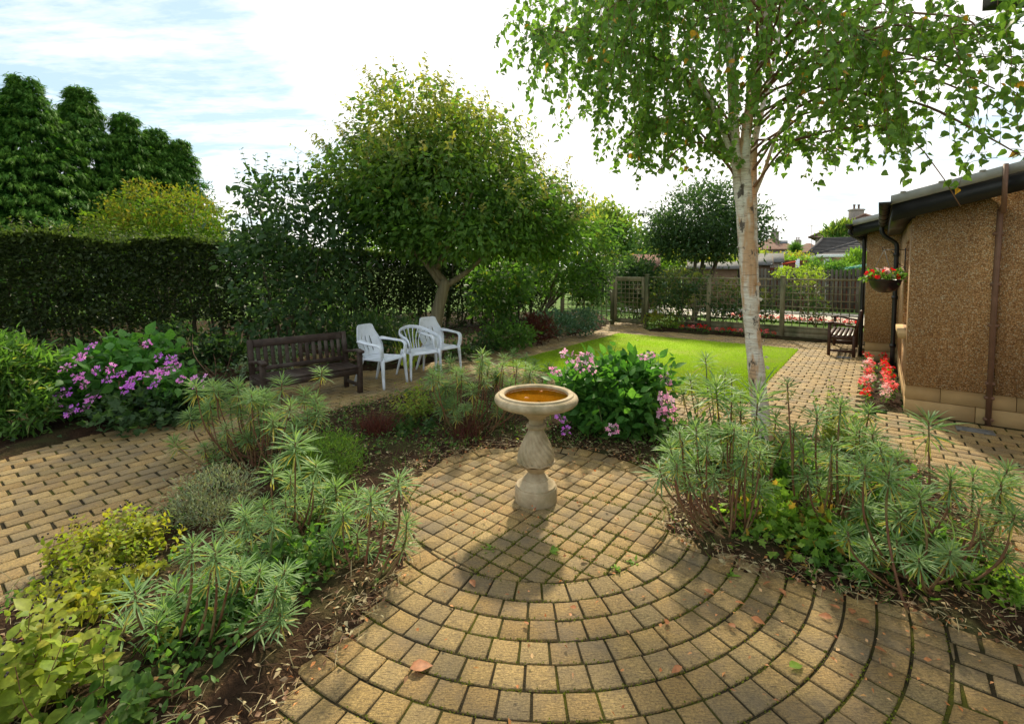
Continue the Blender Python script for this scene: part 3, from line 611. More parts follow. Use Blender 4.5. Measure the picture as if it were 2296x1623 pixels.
# roof corner of another wing above the path (only its eave shows, top right)
rw = thing('wing_roof', 'dark eave corner jutting in at the very top right above the birch leaves', 'building wing', W(2600, 1000, 3.0) * A([1, 1, 0]))
ec = W(2202, 26, 3.3); ex, ey = A([.985, -.17, 0]), A([.17, .985, 0])
mb = MB(); prism(mb, [(0, 0), (3.2, 0), (3.2, -3.5), (.5, -3.5)], ec, ex, ey, ZZ, .16); mb.build('fascia', M['black'], rw)
mb = MB(); prism(mb, [(-.05, .05), (3.3, .05), (3.3, -3.6), (.4, -3.6)], ec + A([0, 0, .163]), ex, ey, ZZ, .06); mb.build('roof', M['tile_dark'], rw)
mb = MB(); prism(mb, [(1.1, -.3), (3.1, -.3), (3.1, -3.3), (1.1, -3.3)], A([ec[0], ec[1], 0]), ex, ey, ZZ, ec[2] - .003); mb.build('wall', M['harl'], rw)

# ------------------------------------------------------------------ TRELLIS FENCE, GATE
TA = 6.02; PA = 14.6
def onab(x, a=None, b=None, y=690):
    r = ray(x, y)[:2]
    if a is not None:
        t = (a + CORNER[:2] @ U[:2]) / (r @ U[:2])
    else:
        t = (b + CORNER[:2] @ VV[:2]) / (r @ VV[:2])
    return ab((*(r * t), 0.))
tf = thing('trellis_fence', 'brown wooden trellis fence with square posts across the end of the lawn', 'fence', P(TA, 3))
pb = [onab(x, a=TA)[1] for x in (1931, 1754, 1589, 1450, 1373)] ; pb.append(pb[-1] + 1.75)
FR = A([U, VV, ZZ]).T
for k, b in enumerate(pb):
    mb = MB(); cbox(mb, P(TA, b, .74), (.10, .10, 1.50), FR, .006); cbox(mb, P(TA, b, 1.502), (.125, .125, .03), FR, .008); mb.build('post', M['trellis'], tf)
def lattice(name, b0, b1, z0, z1, parent, a=TA, cell=.155, w=.020, solid=0.):
    mb = MB()
    for z in (z0, z1): cbox(mb, P(a, (b0 + b1) / 2, z), (.045, b1 - b0, .04), FR, .004)
    n = max(2, int(round((b1 - b0) / cell)))
    for i in range(1, n): cbox(mb, P(a + .008, b0 + (b1 - b0) * i / n, (z0 + z1) / 2), (.014, w, z1 - z0), FR, .002)
    n = max(2, int(round((z1 - z0) / cell)))
    for i in range(1, n): cbox(mb, P(a - .008, (b0 + b1) / 2, z0 + (z1 - z0) * i / n), (.014, b1 - b0, w), FR, .002)
    if solid:
        for i in range(2): cbox(mb, P(a, (b0 + b1) / 2, .02 + solid * (i + .5) / 2), (.03, b1 - b0, solid / 2 - .006), FR, .004)
    return mb.build(name, M['trellis'], parent)
for i in (0, 1, 2, 4): lattice('trellis_panel', pb[i] + .052, pb[i + 1] - .052, .28 if i < 2 else .08, 1.43, tf, solid=.24 if i < 2 else 0.)
gt = thing('garden_gate', 'wooden trellis gate in a broad frame at the far corner of the lawn', 'gate', P(TA, (pb[3] + pb[4]) / 2))
g0, g1 = pb[3] + .075, pb[4] - .075
mb = MB()
for b in (g0 + .035, g1 - .035): cbox(mb, P(TA - .01, b, .76), (.05, .08, 1.36), FR, .005)
for z in (.13, 1.39): cbox(mb, P(TA - .01, (g0 + g1) / 2, z), (.046, g1 - g0 - .16, .10), FR, .005)
mb.build('frame', M['trellis'], gt)
lattice('lattice', g0 + .08, g1 - .08, .19, 1.335, gt, a=TA - .01, cell=.125, w=.018)
mb = MB(); cbox(mb, P(TA - .045, g0 + .05, .82), (.02, .09, .03), FR, .004); tube(mb, [P(TA - .06, g0 + .08, .82), P(TA - .06, g0 + .02, .82)], .01, 6); mb.build('latch', M['black'], gt)

# ------------------------------------------------------------------ BENCHES, CHAIRS (local: front is -y)
def bench(t, L, m, zs, zb, depth, slats, za, post=.062):
    h = L / 2 - post / 2
    for sx in (-1, 1):
        mb = MB(); cbox(mb, (sx * h, -depth / 2 + post / 2, za / 2), (post, post, za), None, .006); mb.build('leg', m, t, local=True)
        mb = MB(); bar(mb, (sx * h, depth / 2 - .03, 0), (sx * h, depth / 2 - .03, zs), post, post, A([0, 1., 0]), .006)
        bar(mb, (sx * h, depth / 2 - .03, zs - .01), (sx * h, depth / 2 + .07, zb), post, post, A([0, 1., 0]), .006); mb.build('leg', m, t, local=True)
        mb = MB(); pth = [(sx * h, depth / 2 - .0, za - .04), (sx * h, .05, za - .01), (sx * h, -depth / 2 + .1, za + .028), (sx * h, -depth / 2 - .05, za + .015)]
        for p0, p1 in zip(pth[:-1], pth[1:]): bar(mb, p0, p1, .075, .038, ZZ, .008)
        mb.build('armrest', m, t, local=True)
    mb = MB(); n = 6
    for i in range(n): cbox(mb, (0, -depth / 2 + .04 + (depth - .09) * i / (n - 1), zs - .01 - .012 * math.sin(math.pi * i / (n - 1))), (L - .01, (depth - .09) / n - .012, .024), None, .005)
    cbox(mb, (0, -depth / 2 + .03, zs - .065), (L - 2 * post - .002, .03, .08), None, .004); cbox(mb, (0, depth / 2 - .06, zs - .065), (L - 2 * post - .002, .03, .08), None, .004)
    for sx in (-1, 1): cbox(mb, (sx * h, 0, zs - .065), (.03, depth - 2 * post, .07), None, .004); cbox(mb, (sx * h, 0, .10), (.03, depth - 2 * post, .045), None, .004)
    mb.build('seat', m, t, local=True)
    mb = MB(); yz = lambda z: depth / 2 - .03 + .10 * (z - zs) / (zb - zs)
    bar(mb, (-h + post / 2, yz(zb - .05), zb - .05), (h - post / 2, yz(zb - .05), zb - .05), .032, .10, A([0, .2, 1.]), .008)
    bar(mb, (-h + post / 2, yz(zs + .06), zs + .06), (h - post / 2, yz(zs + .06), zs + .06), .03, .06, A([0, .2, 1.]), .005)
    for i in range(slats):
        x = -h + (2 * h) * (i + 1) / (slats + 1); bar(mb, (x, yz(zs + .085), zs + .085), (x, yz(zb - .09), zb - .09), .048, .016, A([0, 1., 0]), .003)
    mb.build('backrest', m, t, local=True)
br, bl = W(776, 748, 6.95), W(563, 770, 6.10); al = unit((br - bl) * A([1, 1, 0])); perp = A([al[1], -al[0], 0])
LB_ = np.linalg.norm((br - bl)[:2]); ctr = (br + bl) / 2 * A([1, 1, 0]) + perp * .22
bt = thing('park_bench', 'weathered dark wooden bench beside the white plastic chairs, back to the hedge', 'bench', ctr, math.atan2(al[1], al[0]))
bench(bt, LB_ + .05, M['benchwood'], .37, .80, .50, 13, .56)
bp_ = P(4.70, .83)
bt2 = thing('park_bench', 'small reddish brown wooden bench seen end-on at the wall by the trellis', 'bench', bp_, math.atan2(-VV[0], VV[1]) + math.pi)
bench(bt2, 1.55, M['armwood'], .42, .90, .46, 11, .62, .055)

def leg_pair(t, m, pts):
    for p0, p1, r0, r1 in pts:
        for sx in (-1, 1):
            mb = MB(); q = spline([A(p0) * A([sx, 1, 1]), (A(p0) * .45 + A(p1) * .55) * A([sx, 1, 1]) + A([0, 0, 0]), A(p1) * A([sx, 1, 1])], 4)
            tube(mb, q, np.linspace(r0, r1, len(q)), 10, flat=.75); mb.build('leg', m, t, smooth=True, local=True)
def shell(name, fn, S_, T_, skip, m, t, th=.007):
    mb = MB(); ns, ntt = len(S_), len(T_)
    V = A([fn(s, q) for q in T_ for s in S_]); F = []
    for j in range(ntt - 1):
        for i in range(ns - 1):
            if not skip((S_[i] + S_[i + 1]) / 2, (T_[j] + T_[j + 1]) / 2): F.append([j * ns + i, j * ns + i + 1, (j + 1) * ns + i + 1, (j + 1) * ns + i])
    mb.add(V, F); o = mb.build(name, m, t, smooth=True, local=True)
    md = o.modifiers.new('thick', 'SOLIDIFY'); md.thickness = th; md.offset = 0.; return o
def seat_fn(s, q):
    y = -.235 + .44 * q; w = .235 - .03 * q; e = max(0, abs(s) - .86) / .14; f = max(0, .12 - q) / .12
    return (s * w, y, .425 - .02 * (1 - s * s) * math.sin(math.pi * min(1, q * 1.1)) - .035 * e ** 2 - .045 * f ** 2 - .01 * q)
SS = np.r_[-1, -.95, -.88, -.7, -.45, -.2, 0, .2, .45, .7, .88, .95, 1]; TT = np.r_[0, .03, .07, .12, .25, .45, .65, .85, 1]
def high_chair(t):
    m = M['plastic']
    shell('seat', seat_fn, SS, TT, lambda s, q: False, m, t, .012)
    wd = lambda q: float(np.interp(q, [0, .15, .35, .52, .66, .8, .92, .97, 1], [.205, .235, .255, .246, .218, .188, .172, .160, .118]))
    def back(s, q):
        w = wd(q); x = s * w
        return (x, .20 + .13 * q + .03 * math.sin(q * 3.1) - 1.5 * x * x * (1 - .55 * q), .405 + .475 * q)
    sl = [-.36, 0, .36]; bs = sorted(set([-1, -.85, -.65, -.5, -.2, .2, .5, .65, .85, 1] + [round(c + d, 3) for c in sl for d in (-.032, .032)]))
    shell('backrest', back, A(bs), A([0, .08, .16, .26, .36, .46, .56, .62, .70, .78, .86, .93, .97, 1]), lambda s, q: any(abs(s - c) < .03 for c in sl) and .17 < q < .60, m, t)
    for sx in (-1, 1):
        mb = MB(); q = spline([(sx * .225, .20, .655), (sx * .255, .09, .645), (sx * .275, -.05, .632), (sx * .278, -.17, .622), (sx * .272, -.225, .585), (sx * .262, -.235, .51), (sx * .248, -.228, .425)], 6)
        tube(mb, q, np.interp(np.linspace(0, 1, len(q)), [0, .2, .7, 1], [.062, .044, .036, .038]), 12, flat=.42); mb.build('armrest', m, t, smooth=True, local=True)
    leg_pair(t, m, [((.240, -.222, .44), (.262, -.262, 0), .034, .019), ((.195, .17, .42), (.245, .315, 0), .032, .018)])
def low_chair(t):
    m = M['plastic']
    shell('seat', seat_fn, SS, TT, lambda s, q: False, m, t, .012)
    hp = [(-.262, -.232, .44), (-.278, -.225, .56), (-.285, -.16, .625), (-.288, -.02, .65), (-.265, .13, .685), (-.18, .25, .735), (0, .295, .765)]
    hp = hp + [(-x, y, z) for x, y, z in hp[-2::-1]]
    mb = MB(); q = spline(hp, 6); tube(mb, q, .030, 12, flat=.42); mb.build('backrest_hoop', m, t, smooth=True, local=True)
    mb = MB()
    for i in range(6):
        k = (i - 2.5) / 2.5; q = spline([(k * .105, .185, .41), (k * .12, .235, .53), (k * .165, .27 - .02 * k * k, .65), (k * .215, .285 - .075 * k * k, .745 - .03 * k * k)], 5); tube(mb, q, .0165, 8, flat=.35)
    mb.build('backrest_slats', m, t, smooth=True, local=True)
    leg_pair(t, m, [((.248, -.222, .44), (.268, -.262, 0), .033, .019), ((.195, .17, .42), (.245, .30, 0), .032, .018)])
def place(name, label, c, fx, fy, make, dz=0.):
    rz = math.atan2(fx, -fy); t = thing(name, label, 'chair', A([c[0], c[1], dz]), rz, 'white plastic chairs beside the bench'); make(t); return t
f1, f2 = G(858, 875), G(913, 856); d1 = unit(f2 - f1); fc = A([d1[1], -d1[0], 0]); c1 = (f1 + f2) / 2 - fc * .25
place('plastic_chair', 'high-backed white plastic chair next to the end of the dark bench', c1, fc[0], fc[1], high_chair)
cc = G(953, 853); f = unit(A([.62, -.78, 0])); place('plastic_chair', 'low round-backed white plastic chair between the two high-backed ones', cc - f * .25 + A([0, .12, 0]), f[0], f[1], low_chair)
cc = G(1004, 838); f = unit(A([.72, -.69, 0])); place('plastic_chair', 'high-backed white plastic chair in front of the striped tree trunk', cc - f * .25 + A([0, .1, 0]), f[0], f[1], high_chair)

# ------------------------------------------------------------------ BIRD BATH
bc = A([CIR[0], CIR[1], 0.])
bb_ = thing('bird_bath', 'carved stone bird bath full of amber water in the round patio', 'bird bath', bc)
mb = MB(); lathe(mb, [(.0, -.005), (.154, -.005), (.157, .004), (.157, .102), (.153, .109), (.149, .110), (.149, .120), (.146, .124), (.136, .127), (.124, .138), (.110, .150), (.100, .162), (.096, .163), (.094, .173), (.078, .183), (.066, .196), (.060, .214), (.0, .214)], bc, 56)
sharp(mb.build('base', M['stone'], bb_))
mb = MB(); prof = [(.058, .212), (.064, .225), (.085, .243), (.112, .262), (.128, .282)]
lathe(mb, [(0, .212)] + prof, bc, 64)
def petals(r, z, t): k = np.abs(np.sin(t * 4.5)); return r + .008 * (z > .275) * k, z + .012 * k * (z > .27)
lathe(mb, [(.128, .280), (.138, .288), (.139, .298), (.130, .300), (.118, .297)], bc, 90, petals)
body = [(.122, .288), (.129, .31), (.130, .335), (.125, .365), (.114, .40), (.099, .435), (.084, .468), (.070, .50), (.060, .525), (.056, .545)]
bi = np.linspace(0, 1, 40); bz = np.interp(bi, np.linspace(0, 1, len(body)), [b[1] for b in body]); brr = np.interp(bi, np.linspace(0, 1, len(body)), [b[0] for b in body])
def flute(r, z, t): return r * (1 + .075 * np.abs(np.sin(9 * (t + 5.2 * (z - .29)))) ** .7 * np.clip((.54 - z) / .06, 0, 1)), z
lathe(mb, list(zip(brr, bz)), bc, 252, flute)
lathe(mb, [(.054, .545), (.066, .548), (.074, .556), (.075, .568), (.068, .578), (.056, .582), (.054, .60), (.057, .618), (.062, .626)], bc, 56)
sharp(mb.build('pedestal', M['stone'], bb_), .5)
mb = MB(); lathe(mb, [(0, .622), (.066, .622), (.082, .640), (.098, .652), (.108, .655), (.112, .664), (.150, .688), (.195, .706), (.222, .714), (.235, .716), (.262, .720), (.290, .732), (.307, .750), (.312, .768), (.306, .786), (.294, .797), (.281, .801), (.279, .807), (.274, .811), (.248, .811), (.240, .806), (.236, .792)], bc, 72); bw = sharp(mb.build('bowl', M['stone'], bb_))
mb = MB(); lathe(mb, [(.236, .792), (.232, .778), (.205, .758), (.160, .742), (.10, .732), (.002, .728)], bc, 60); mb.build('basin', M['algae'], bb_, smooth=True)
mb = MB(); lathe(mb, [(.2355, .7905), (.0005, .7905)], bc, 60); mb.build('water', M['water'], bb_)

for x, y, rz_ in ((-.09, -.08, .4), (.05, .10, 2.)):
    mb = MB(); p = bc + A([x, y, .795]); scatter(mb, OVATE, [p], [A([math.cos(rz_), math.sin(rz_), 0])], [A([0, 0, 1.])], [.045], [.024]); tag(mb.build('fallen_leaf', M['dry']), 'brown dead leaf floating on the water of the bird bath', 'leaf', 'leaves floating in the bird bath')
# ------------------------------------------------------------------ drain covers
for (x, y, lab) in ((2186, 966, 'grey oval drain cover set in the paving below the gable wall'), (1893, 802, 'rectangular drain cover set in the paving in front of the small bench')):
    p = G(x, y); mb = MB(); cbox(mb, p + A([0, 0, .004]), (.13 if x < 2000 else .16, .30 if x > 2000 else .24, .016), FR, .02 if x > 2000 else .004)
    for i in range(5): cbox(mb, p + U * (.02 * (i - 2)) + A([0, 0, .0125]), (.008, .2, .006), FR, .001)
    tag(mb.build('drain_cover', M['iron']), lab, 'drain cover')

# ------------------------------------------------------------------ PLANTS
def leaves(mb, p, out, T, L, Wd, up=.1, spread=.8, flat=.8, jit=.25, tint=0.):
    n = len(p); d = unit(out * .8 + rng.normal(size=(n, 3)) * spread + A([0, 0, up])); nn = unit(rng.normal(size=(n, 3)) * .7 + A([0, 0, flat]))
    k = rng.normal(1, jit, n).clip(.5, 1.6)
    scatter(mb, T, p, d, nn, L * k, Wd * k, tint); return mb
def base_px(x, y): g = G(x, y); return A([g[0], g[1], 0.])
def bush(name, label, cat, base, blobs, mat, nc, per, cr, L, Wd, T=LEAF4, up=.1, shell=.5, flat=.8, stems=(6, 'twig', .012), group=None, tint=None, low=-1., spread=.8, extra=None, stemname='stem'):
    t = thing(name, label, cat, base, 0, group); bl = px_blobs(blobs) if len(blobs[0]) > 2 else blobs
    p, o = blob_points(bl, nc, per, cr, shell, low); k = p[:, 2] > .015; p, o = p[k], o[k]
    tn = 0. if tint is None else tint(p, o)
    mb = leaves(MB(), p, o, T, L, Wd, up, flat=flat, spread=spread, tint=tn)
    if extra: extra(mb, bl)
    mb.build('foliage' if cat != 'tree' else 'crown', M[mat], t, tint=True)
    for i in range(stems[0]):
        c, r = bl[rng.integers(len(bl))]; e = c + rnd_dir(1)[0] * r * .75
        b0 = base + A([*rng.normal(0, .08, 2), -.04]); m_ = b0 * .45 + e * .55 + A([*rng.normal(0, .05, 2), .0]); m_[2] = b0[2] + (e[2] - b0[2]) * .55
        q = spline([b0, b0 * .8 + m_ * .2 + A([0, 0, .03]), m_, e], 4); mm = MB(); tube(mm, q, np.linspace(stems[2], stems[2] * .35, len(q)), 6); mm.build(stemname, M[stems[1]], t, smooth=True)
    return t
def shoots(mbl, mbs, base, tip, nodes, L, Wd, T, r=.003, t0=.3, droop=.25, bend=.1, tint=0., tiptint=None, pairs=2):
    base, tip = A(base), A(tip); mid = base * .5 + tip * .5 + rng.normal(0, bend, 3) * np.linalg.norm(tip - base) * .6; q = spline([base, mid, tip], max(4, nodes // 2))
    if mbs is not None: tube(mbs, q, np.linspace(r, r * .45, len(q)), 5)
    s = np.linspace(t0, 1, nodes); f = s * (len(q) - 1); i = f.astype(int).clip(0, len(q) - 2); pt = q[i] + (q[i + 1] - q[i]) * (f - i)[:, None]
    ax = unit(q[i + 1] - q[i]); a0 = rng.random() * 6.28
    P_, D_, N_ = [], [], []; Ls = []; Tn = []
    for k in range(nodes):
        e1 = unit(np.cross(ax[k], A([.3, .2, 1.]) if abs(ax[k][2]) < .9 else A([1., 0, 0]))); e2 = np.cross(ax[k], e1)
        for m in range(pairs):
            an = a0 + k * 1.57 + m * 2 * math.pi / pairs + rng.normal(0, .25); o = e1 * math.cos(an) + e2 * math.sin(an)
            P_.append(pt[k]); D_.append(o + ax[k] * (.35 + .5 * (k / nodes) ** 2) + A([0, 0, -droop]) + rng.normal(0, .12, 3)); N_.append(ax[k] + rng.normal(0, .25, 3)); Ls.append(rng.normal(1, .15) * (1 - .45 * (k / nodes) ** 4)); Tn.append(tint if tiptint is None else (tiptint if k > nodes * .6 else tint))
    Ls = A(Ls).clip(.4, 1.4); scatter(mbl, T, A(P_), A(D_), A(N_), L * Ls, Wd * Ls, A(Tn)); return q

# --- spurges (Euphorbia): bare stems, each ending in a whorl of narrow blue-green leaves
def whorl(seed, n):
    mb = MB(); g = np.random.default_rng(seed); i = np.arange(n); t = i / (n - 1.); az = i * 2.39996 + g.normal(0, .12, n)
    el = np.interp(t, [0, .14, .35, .65, .88, 1], [-.85, -.30, .05, .40, .85, 1.3]) + g.normal(0, .20, n)
    L = np.interp(t, [0, .2, .6, .85, 1], [.85, 1.02, 1.0, .74, .42]) * g.normal(1, .15, n).clip(.5, 1.4)
    d = np.stack([np.cos(az) * np.cos(el), np.sin(az) * np.cos(el), np.sin(el)], -1); p = np.stack([0 * t, 0 * t, -.70 * (1 - t) ** 1.15], -1) + d * .03
    nn = np.stack([-np.cos(az) * np.sin(el), -np.sin(az) * np.sin(el), np.cos(el)], -1)
    tn = np.where((t < .16) & (g.random(n) < .65), .9, np.where(t > .93, .12, 0.))
    scatter(mb, STRAP, p, d, nn, L, L * .070, tn); o = mb.build('leaf_whorl', M['l_euph'], None, tint=True); me = o.data; bpy.data.objects.remove(o); return me
WH = [whorl(s, n) for s, n in ((1, 64), (2, 48), (3, 78), (4, 58), (5, 42), (6, 70))]
def spurge(label, bpx, tips, D=None, rad=.10, depth=.22, bare='redstem'):
    b = base_px(*bpx); t = thing('spurge', label, 'spurge', b, 0, 'spurges in the planting beds'); D0 = b[1] if D is None else D
    for (x, y, s) in tips:
        Dp = D0 + rng.uniform(-1, 1) * depth; tip = W(x, y, Dp)
        if tip[2] < .10: tip[2] = .10
        ln = s / 2. * Dp / FPX * 1.13
        b0 = b + A([*rng.normal(0, rad, 2), -.03]); hv = tip - b0; hv[2] = 0
        b0 = b0 + hv * .25
        m1 = b0 + (tip - b0) * A([.55, .55, .22]) + rng.normal(0, .012, 3); m2 = b0 + (tip - b0) * A([.88, .88, .6]) + rng.normal(0, .014, 3)
        q = spline([b0, m1, m2, tip], 5); mb = MB(); tube(mb, q, np.linspace(.0075, .0048, len(q)), 6, jit=.08); st = mb.build('stem', M[bare], t, smooth=True)
        w = bpy.data.objects.new('leaf_whorl', WH[rng.integers(6)]); C.objects.link(w); w.parent = st
        ax = unit(unit(q[-1] - q[-3]) + A([0, 0, .5])); f = frame(A([ax[1], -ax[0], .01]) + rng.normal(0, .02, 3), ax); z = ax; x_ = unit(np.cross(A([.2, 1, .1]), z)); y_ = np.cross(z, x_)
        an = rng.random() * 6.28; xx = x_ * math.cos(an) + y_ * math.sin(an); yy = np.cross(z, xx)
        import mathutils
        w.location = tuple(tip - b); w.rotation_euler = mathutils.Matrix([[xx[k], yy[k], z[k]] for k in range(3)]).to_euler(); ln *= rng.uniform(.85, 1.2); w.scale = (ln, ln, ln * rng.uniform(.75, 1.15))
    return t
def fill(n, x0, x1, y0, y1, s0, s1): return [(rng.uniform(x0, x1), rng.uniform(y0, y1), rng.uniform(s0, s1)) for _ in range(n)]
spurge('spurge of many yellowish bare stems beside the curved path in front of the dark bench', (600, 1050), [(490, 868, 70), (532, 862, 62), (580, 882, 64), (632, 852, 74), (684, 878, 66), (722, 830, 62), (652, 905, 62), (425, 925, 66), (465, 935, 60), (560, 922, 60), (612, 936, 62), (705, 900, 58), (388, 988, 52), (505, 955, 58), (545, 965, 52), (660, 950, 54), (590, 905, 58), (470, 900, 58), (515, 905, 60), (690, 930, 54)] + fill(14, 430, 720, 860, 960, 48, 64) + fill(12, 440, 740, 950, 1030, 40, 54), depth=.3, rad=.12)
spurge('tall loose spurge left of the round patio, its highest whorl on one upright stem', (660, 1210), [(662, 985, 88), (612, 1050, 82), (708, 1040, 72), (652, 1062, 62), (752, 1085, 76), (800, 1105, 72), (590, 1130, 66), (540, 1130, 62), (690, 1150, 150), (720, 1100, 60), (640, 1120, 58), (610, 1180, 56)] + fill(8, 560, 780, 1060, 1190, 50, 70), depth=.2)
spurge('yellowing spurge with crowded narrow whorls in the middle of the left bed', (600, 1290), [(560, 1180, 70), (600, 1215, 66), (640, 1190, 70), (530, 1215, 64), (575, 1250, 60), (620, 1255, 62), (665, 1230, 60), (700, 1260, 56), (500, 1180, 56), (550, 1150, 60), (610, 1160, 64)], depth=.18, bare='greenstem')
spurge('small spurge at the left rim of the round patio with stems leaning over the setts', (790, 1300), [(893, 1072, 86), (832, 1112, 72), (800, 1195, 70), (912, 1165, 72), (908, 1212, 66), (860, 1150, 60), (770, 1140, 70), (825, 1240, 60), (740, 1200, 56)], depth=.16, rad=.07)
spurge('blue-green spurge nearest the bottom left, with broad whorls close to the soil', (400, 1450), [(482, 1232, 92), (432, 1218, 80), (302, 1325, 104), (392, 1318, 106), (284, 1450, 126), (588, 1385, 132), (474, 1402, 92), (470, 1300, 74), (540, 1270, 74), (350, 1392, 76), (630, 1330, 60), (520, 1330, 66)] + fill(9, 300, 640, 1250, 1400, 60, 90), depth=.16)
spurge('spurge with dense upright greenish stems behind the bird bath on its left', (1045, 965), [(1010, 812, 48), (1082, 792, 50), (1060, 868, 46), (1112, 830, 46), (1150, 858, 44), (1000, 858, 46), (1190, 828, 44), (962, 850, 44), (1035, 835, 44), (1130, 800, 42), (1085, 850, 44), (1170, 880, 40), (1020, 900, 40), (1075, 905, 40), (1120, 890, 40), (985, 880, 40), (1095, 820, 40), (1160, 815, 42)] + fill(26, 960, 1180, 800, 930, 32, 46), depth=.35, rad=.14)
spurge('low young spurge shoots between the bird bath and the lawn edge', (1170, 880), [(1200, 812, 42), (1215, 845, 40), (1180, 800, 40), (1230, 822, 36), (1150, 790, 38), (1195, 868, 36)], depth=.2)
spurge('spurge with bare brown fanning stems at the right rim of the round patio', (1640, 1195), [(1478, 1050, 84), (1502, 1000, 68), (1560, 1030, 88), (1622, 1010, 80), (1640, 962, 76), (1560, 955, 66), (1700, 960, 74), (1530, 985, 60), (1600, 1060, 66), (1670, 1020, 64), (1585, 1000, 64), (1655, 1075, 56), (1545, 1080, 56), (1705, 1010, 62)] + fill(14, 1490, 1710, 940, 1090, 46, 66), depth=.25, rad=.11)
spurge('tall spurge standing right in front of the birch trunk', (1690, 1120), [(1700, 880, 128), (1605, 862, 118), (1660, 920, 80), (1740, 930, 70), (1640, 900, 66), (1760, 985, 66), (1720, 1000, 60)], depth=.2, rad=.1)
spurge('pale spurge behind the birch spurges at the edge of the lawn', (1620, 985), [(1582, 802, 62), (1626, 832, 50), (1548, 850, 58), (1592, 858, 50), (1530, 880, 50), (1640, 845, 44), (1565, 900, 48), (1610, 905, 46), (1660, 880, 42)], depth=.25)
spurge('spurge with slim brown stems in the middle of the right bed', (1850, 1180), [(1765, 858, 60), (1832, 928, 84), (1885, 905, 62), (1922, 962, 96), (1950, 915, 58), (1800, 1000, 60), (1865, 1020, 66), (1780, 960, 56), (1900, 1060, 70), (1840, 1080, 60), (1950, 1010, 66), (1985, 1010, 60), (1810, 1060, 56)] + fill(9, 1770, 1990, 930, 1090, 48, 72), depth=.25)
spurge('large spreading dark green spurge at the right edge of the right bed', (2070, 1300), [(2082, 942, 116), (2245, 1080, 126), (2132, 1068, 104), (2060, 1105, 104), (2012, 1020, 72), (1972, 1000, 70), (2200, 1190, 110), (2275, 1150, 104), (2182, 1062, 80), (2140, 1255, 110), (2020, 1135, 90), (1940, 1132, 90), (2092, 1192, 92), (2010, 1210, 80), (1900, 1190, 76), (2180, 1280, 80), (2060, 1250, 84), (1975, 1265, 70), (2260, 1240, 80)] + fill(14, 1930, 2290, 1030, 1270, 60, 96), depth=.28, rad=.12)

# --- birch
SKIN = []
bt_ = thing('birch_tree', 'white-barked birch tree with hanging leafy twigs rising from the right bed', 'tree', base_px(1712, 1000))
DB = bt_.location[1]
def stem(name, px, r, m, t, D, n=14):
    q = spline([W(x, y, d) for x, y, d in px], 6); s = np.linspace(0, 1, len(q)); mb = MB(); tube(mb, q, np.interp(s, np.linspace(0, 1, len(r)), r), n, jit=.025); o = mb.build(name, M[m], t, smooth=True); return q
s1 = stem('trunk', [(1716, 1030, DB), (1706, 940, DB), (1693, 800, DB), (1682, 690, DB), (1672, 580, DB), (1665, 480, DB), (1655, 400, DB), (1648, 320, DB - .02), (1640, 180, DB), (1632, 60, DB), (1622, -90, DB + .05), (1600, -330, DB + .1)], [.105, .084, .074, .068, .062, .056, .050, .045, .041, .036, .03, .018], 'birch', bt_, DB)
s2 = stem('trunk', [(1690, 640, DB - .02), (1683, 540, DB - .05), (1676, 440, DB - .06), (1670, 340, DB - .07), (1684, 220, DB - .09), (1700, 120, DB - .1), (1722, 30, DB - .1), (1745, -100, DB - .15), (1775, -330, DB - .2)], [.03, .042, .046, .046, .043, .039, .035, .03, .016], 'birch', bt_, DB)
s3 = stem('trunk', [(1696, 700, DB + .03), (1690, 560, DB + .03), (1688, 420, DB + .05), (1692, 320, DB + .1), (1712, 230, DB + .25), (1740, 120, DB + .5), (1770, -100, DB + .8)], [.03, .038, .038, .032, .027, .022, .012], 'birch', bt_, DB)
mb = MB()                                                       # curls of peeling bark and old branch scars
for i in range(26):
    k = rng.integers(4, 40); c = s1[k]; an = rng.uniform(-2.6, .6); rr_ = .1 - .03 * k / 40
    o = A([math.cos(an), math.sin(an), 0]); scatter(mb, OVATE, [c + o * rr_ * .98], A([o + A([0, 0, rng.uniform(-.5, .6)])]), A([A([-o[1], o[0], .2])]), rng.uniform(.03, .06), rng.uniform(.02, .05))
mb.build('peeling_bark', M['birch'], bt_)
limbs = MB(); tw = MB(); LP, LD, LN, LS = [], [], [], []
LIMBP = []
def envelope(p):
    d = p - A([s1[0][0], DB, 0]); az = math.atan2(d[1], d[0]); r = math.hypot(d[0], d[1])
    lo = 2.32 + .46 * max(0, r - 1.1)
    if d[0] > .3: lo = 2.42 + (.25 if 1.1 < r < 2.0 else 0)
    if p[1] < 4.3 and d[0] > 0: lo = min(lo, 1.75 + .125 * p[1] - .05)
    return lo
def hang(p0, d0, L):
    """a thin twig arching over and hanging, with alternate leaves"""
    n = max(5, int(L / .045)); p = p0.copy(); d = unit(d0); pts = [p.copy()]
    for i in range(n):
        d = unit(d + A([0, 0, -.16]) + rng.normal(0, .09, 3)); p = p + d * L / n
        if p[2] < envelope(p) + abs(rng.normal(0, .42)) - .15: break
        pts.append(p.copy())
    if len(pts) < 3: return
    if p0[1] < DB + .15 and abs(p0[0] / p0[1] * DB - s1[30][0]) < .30 and rng.random() < .8: return
    tube(tw, pts, np.linspace(.0028, .0012, len(pts)), 3, cap=False)
    for i in range(1, len(pts)):
        for k in range(2):
            if rng.random() < .34: continue
            f = rng.random(); q = pts[i - 1] * (1 - f) + pts[i] * f; o = rnd_dir(1)[0]; o[2] = -abs(o[2]) * .8 - .45
            LP.append(q + unit(o) * .012); LD.append(o); LN.append(rnd_dir(1)[0]); LS.append(rng.uniform(.040, .070))
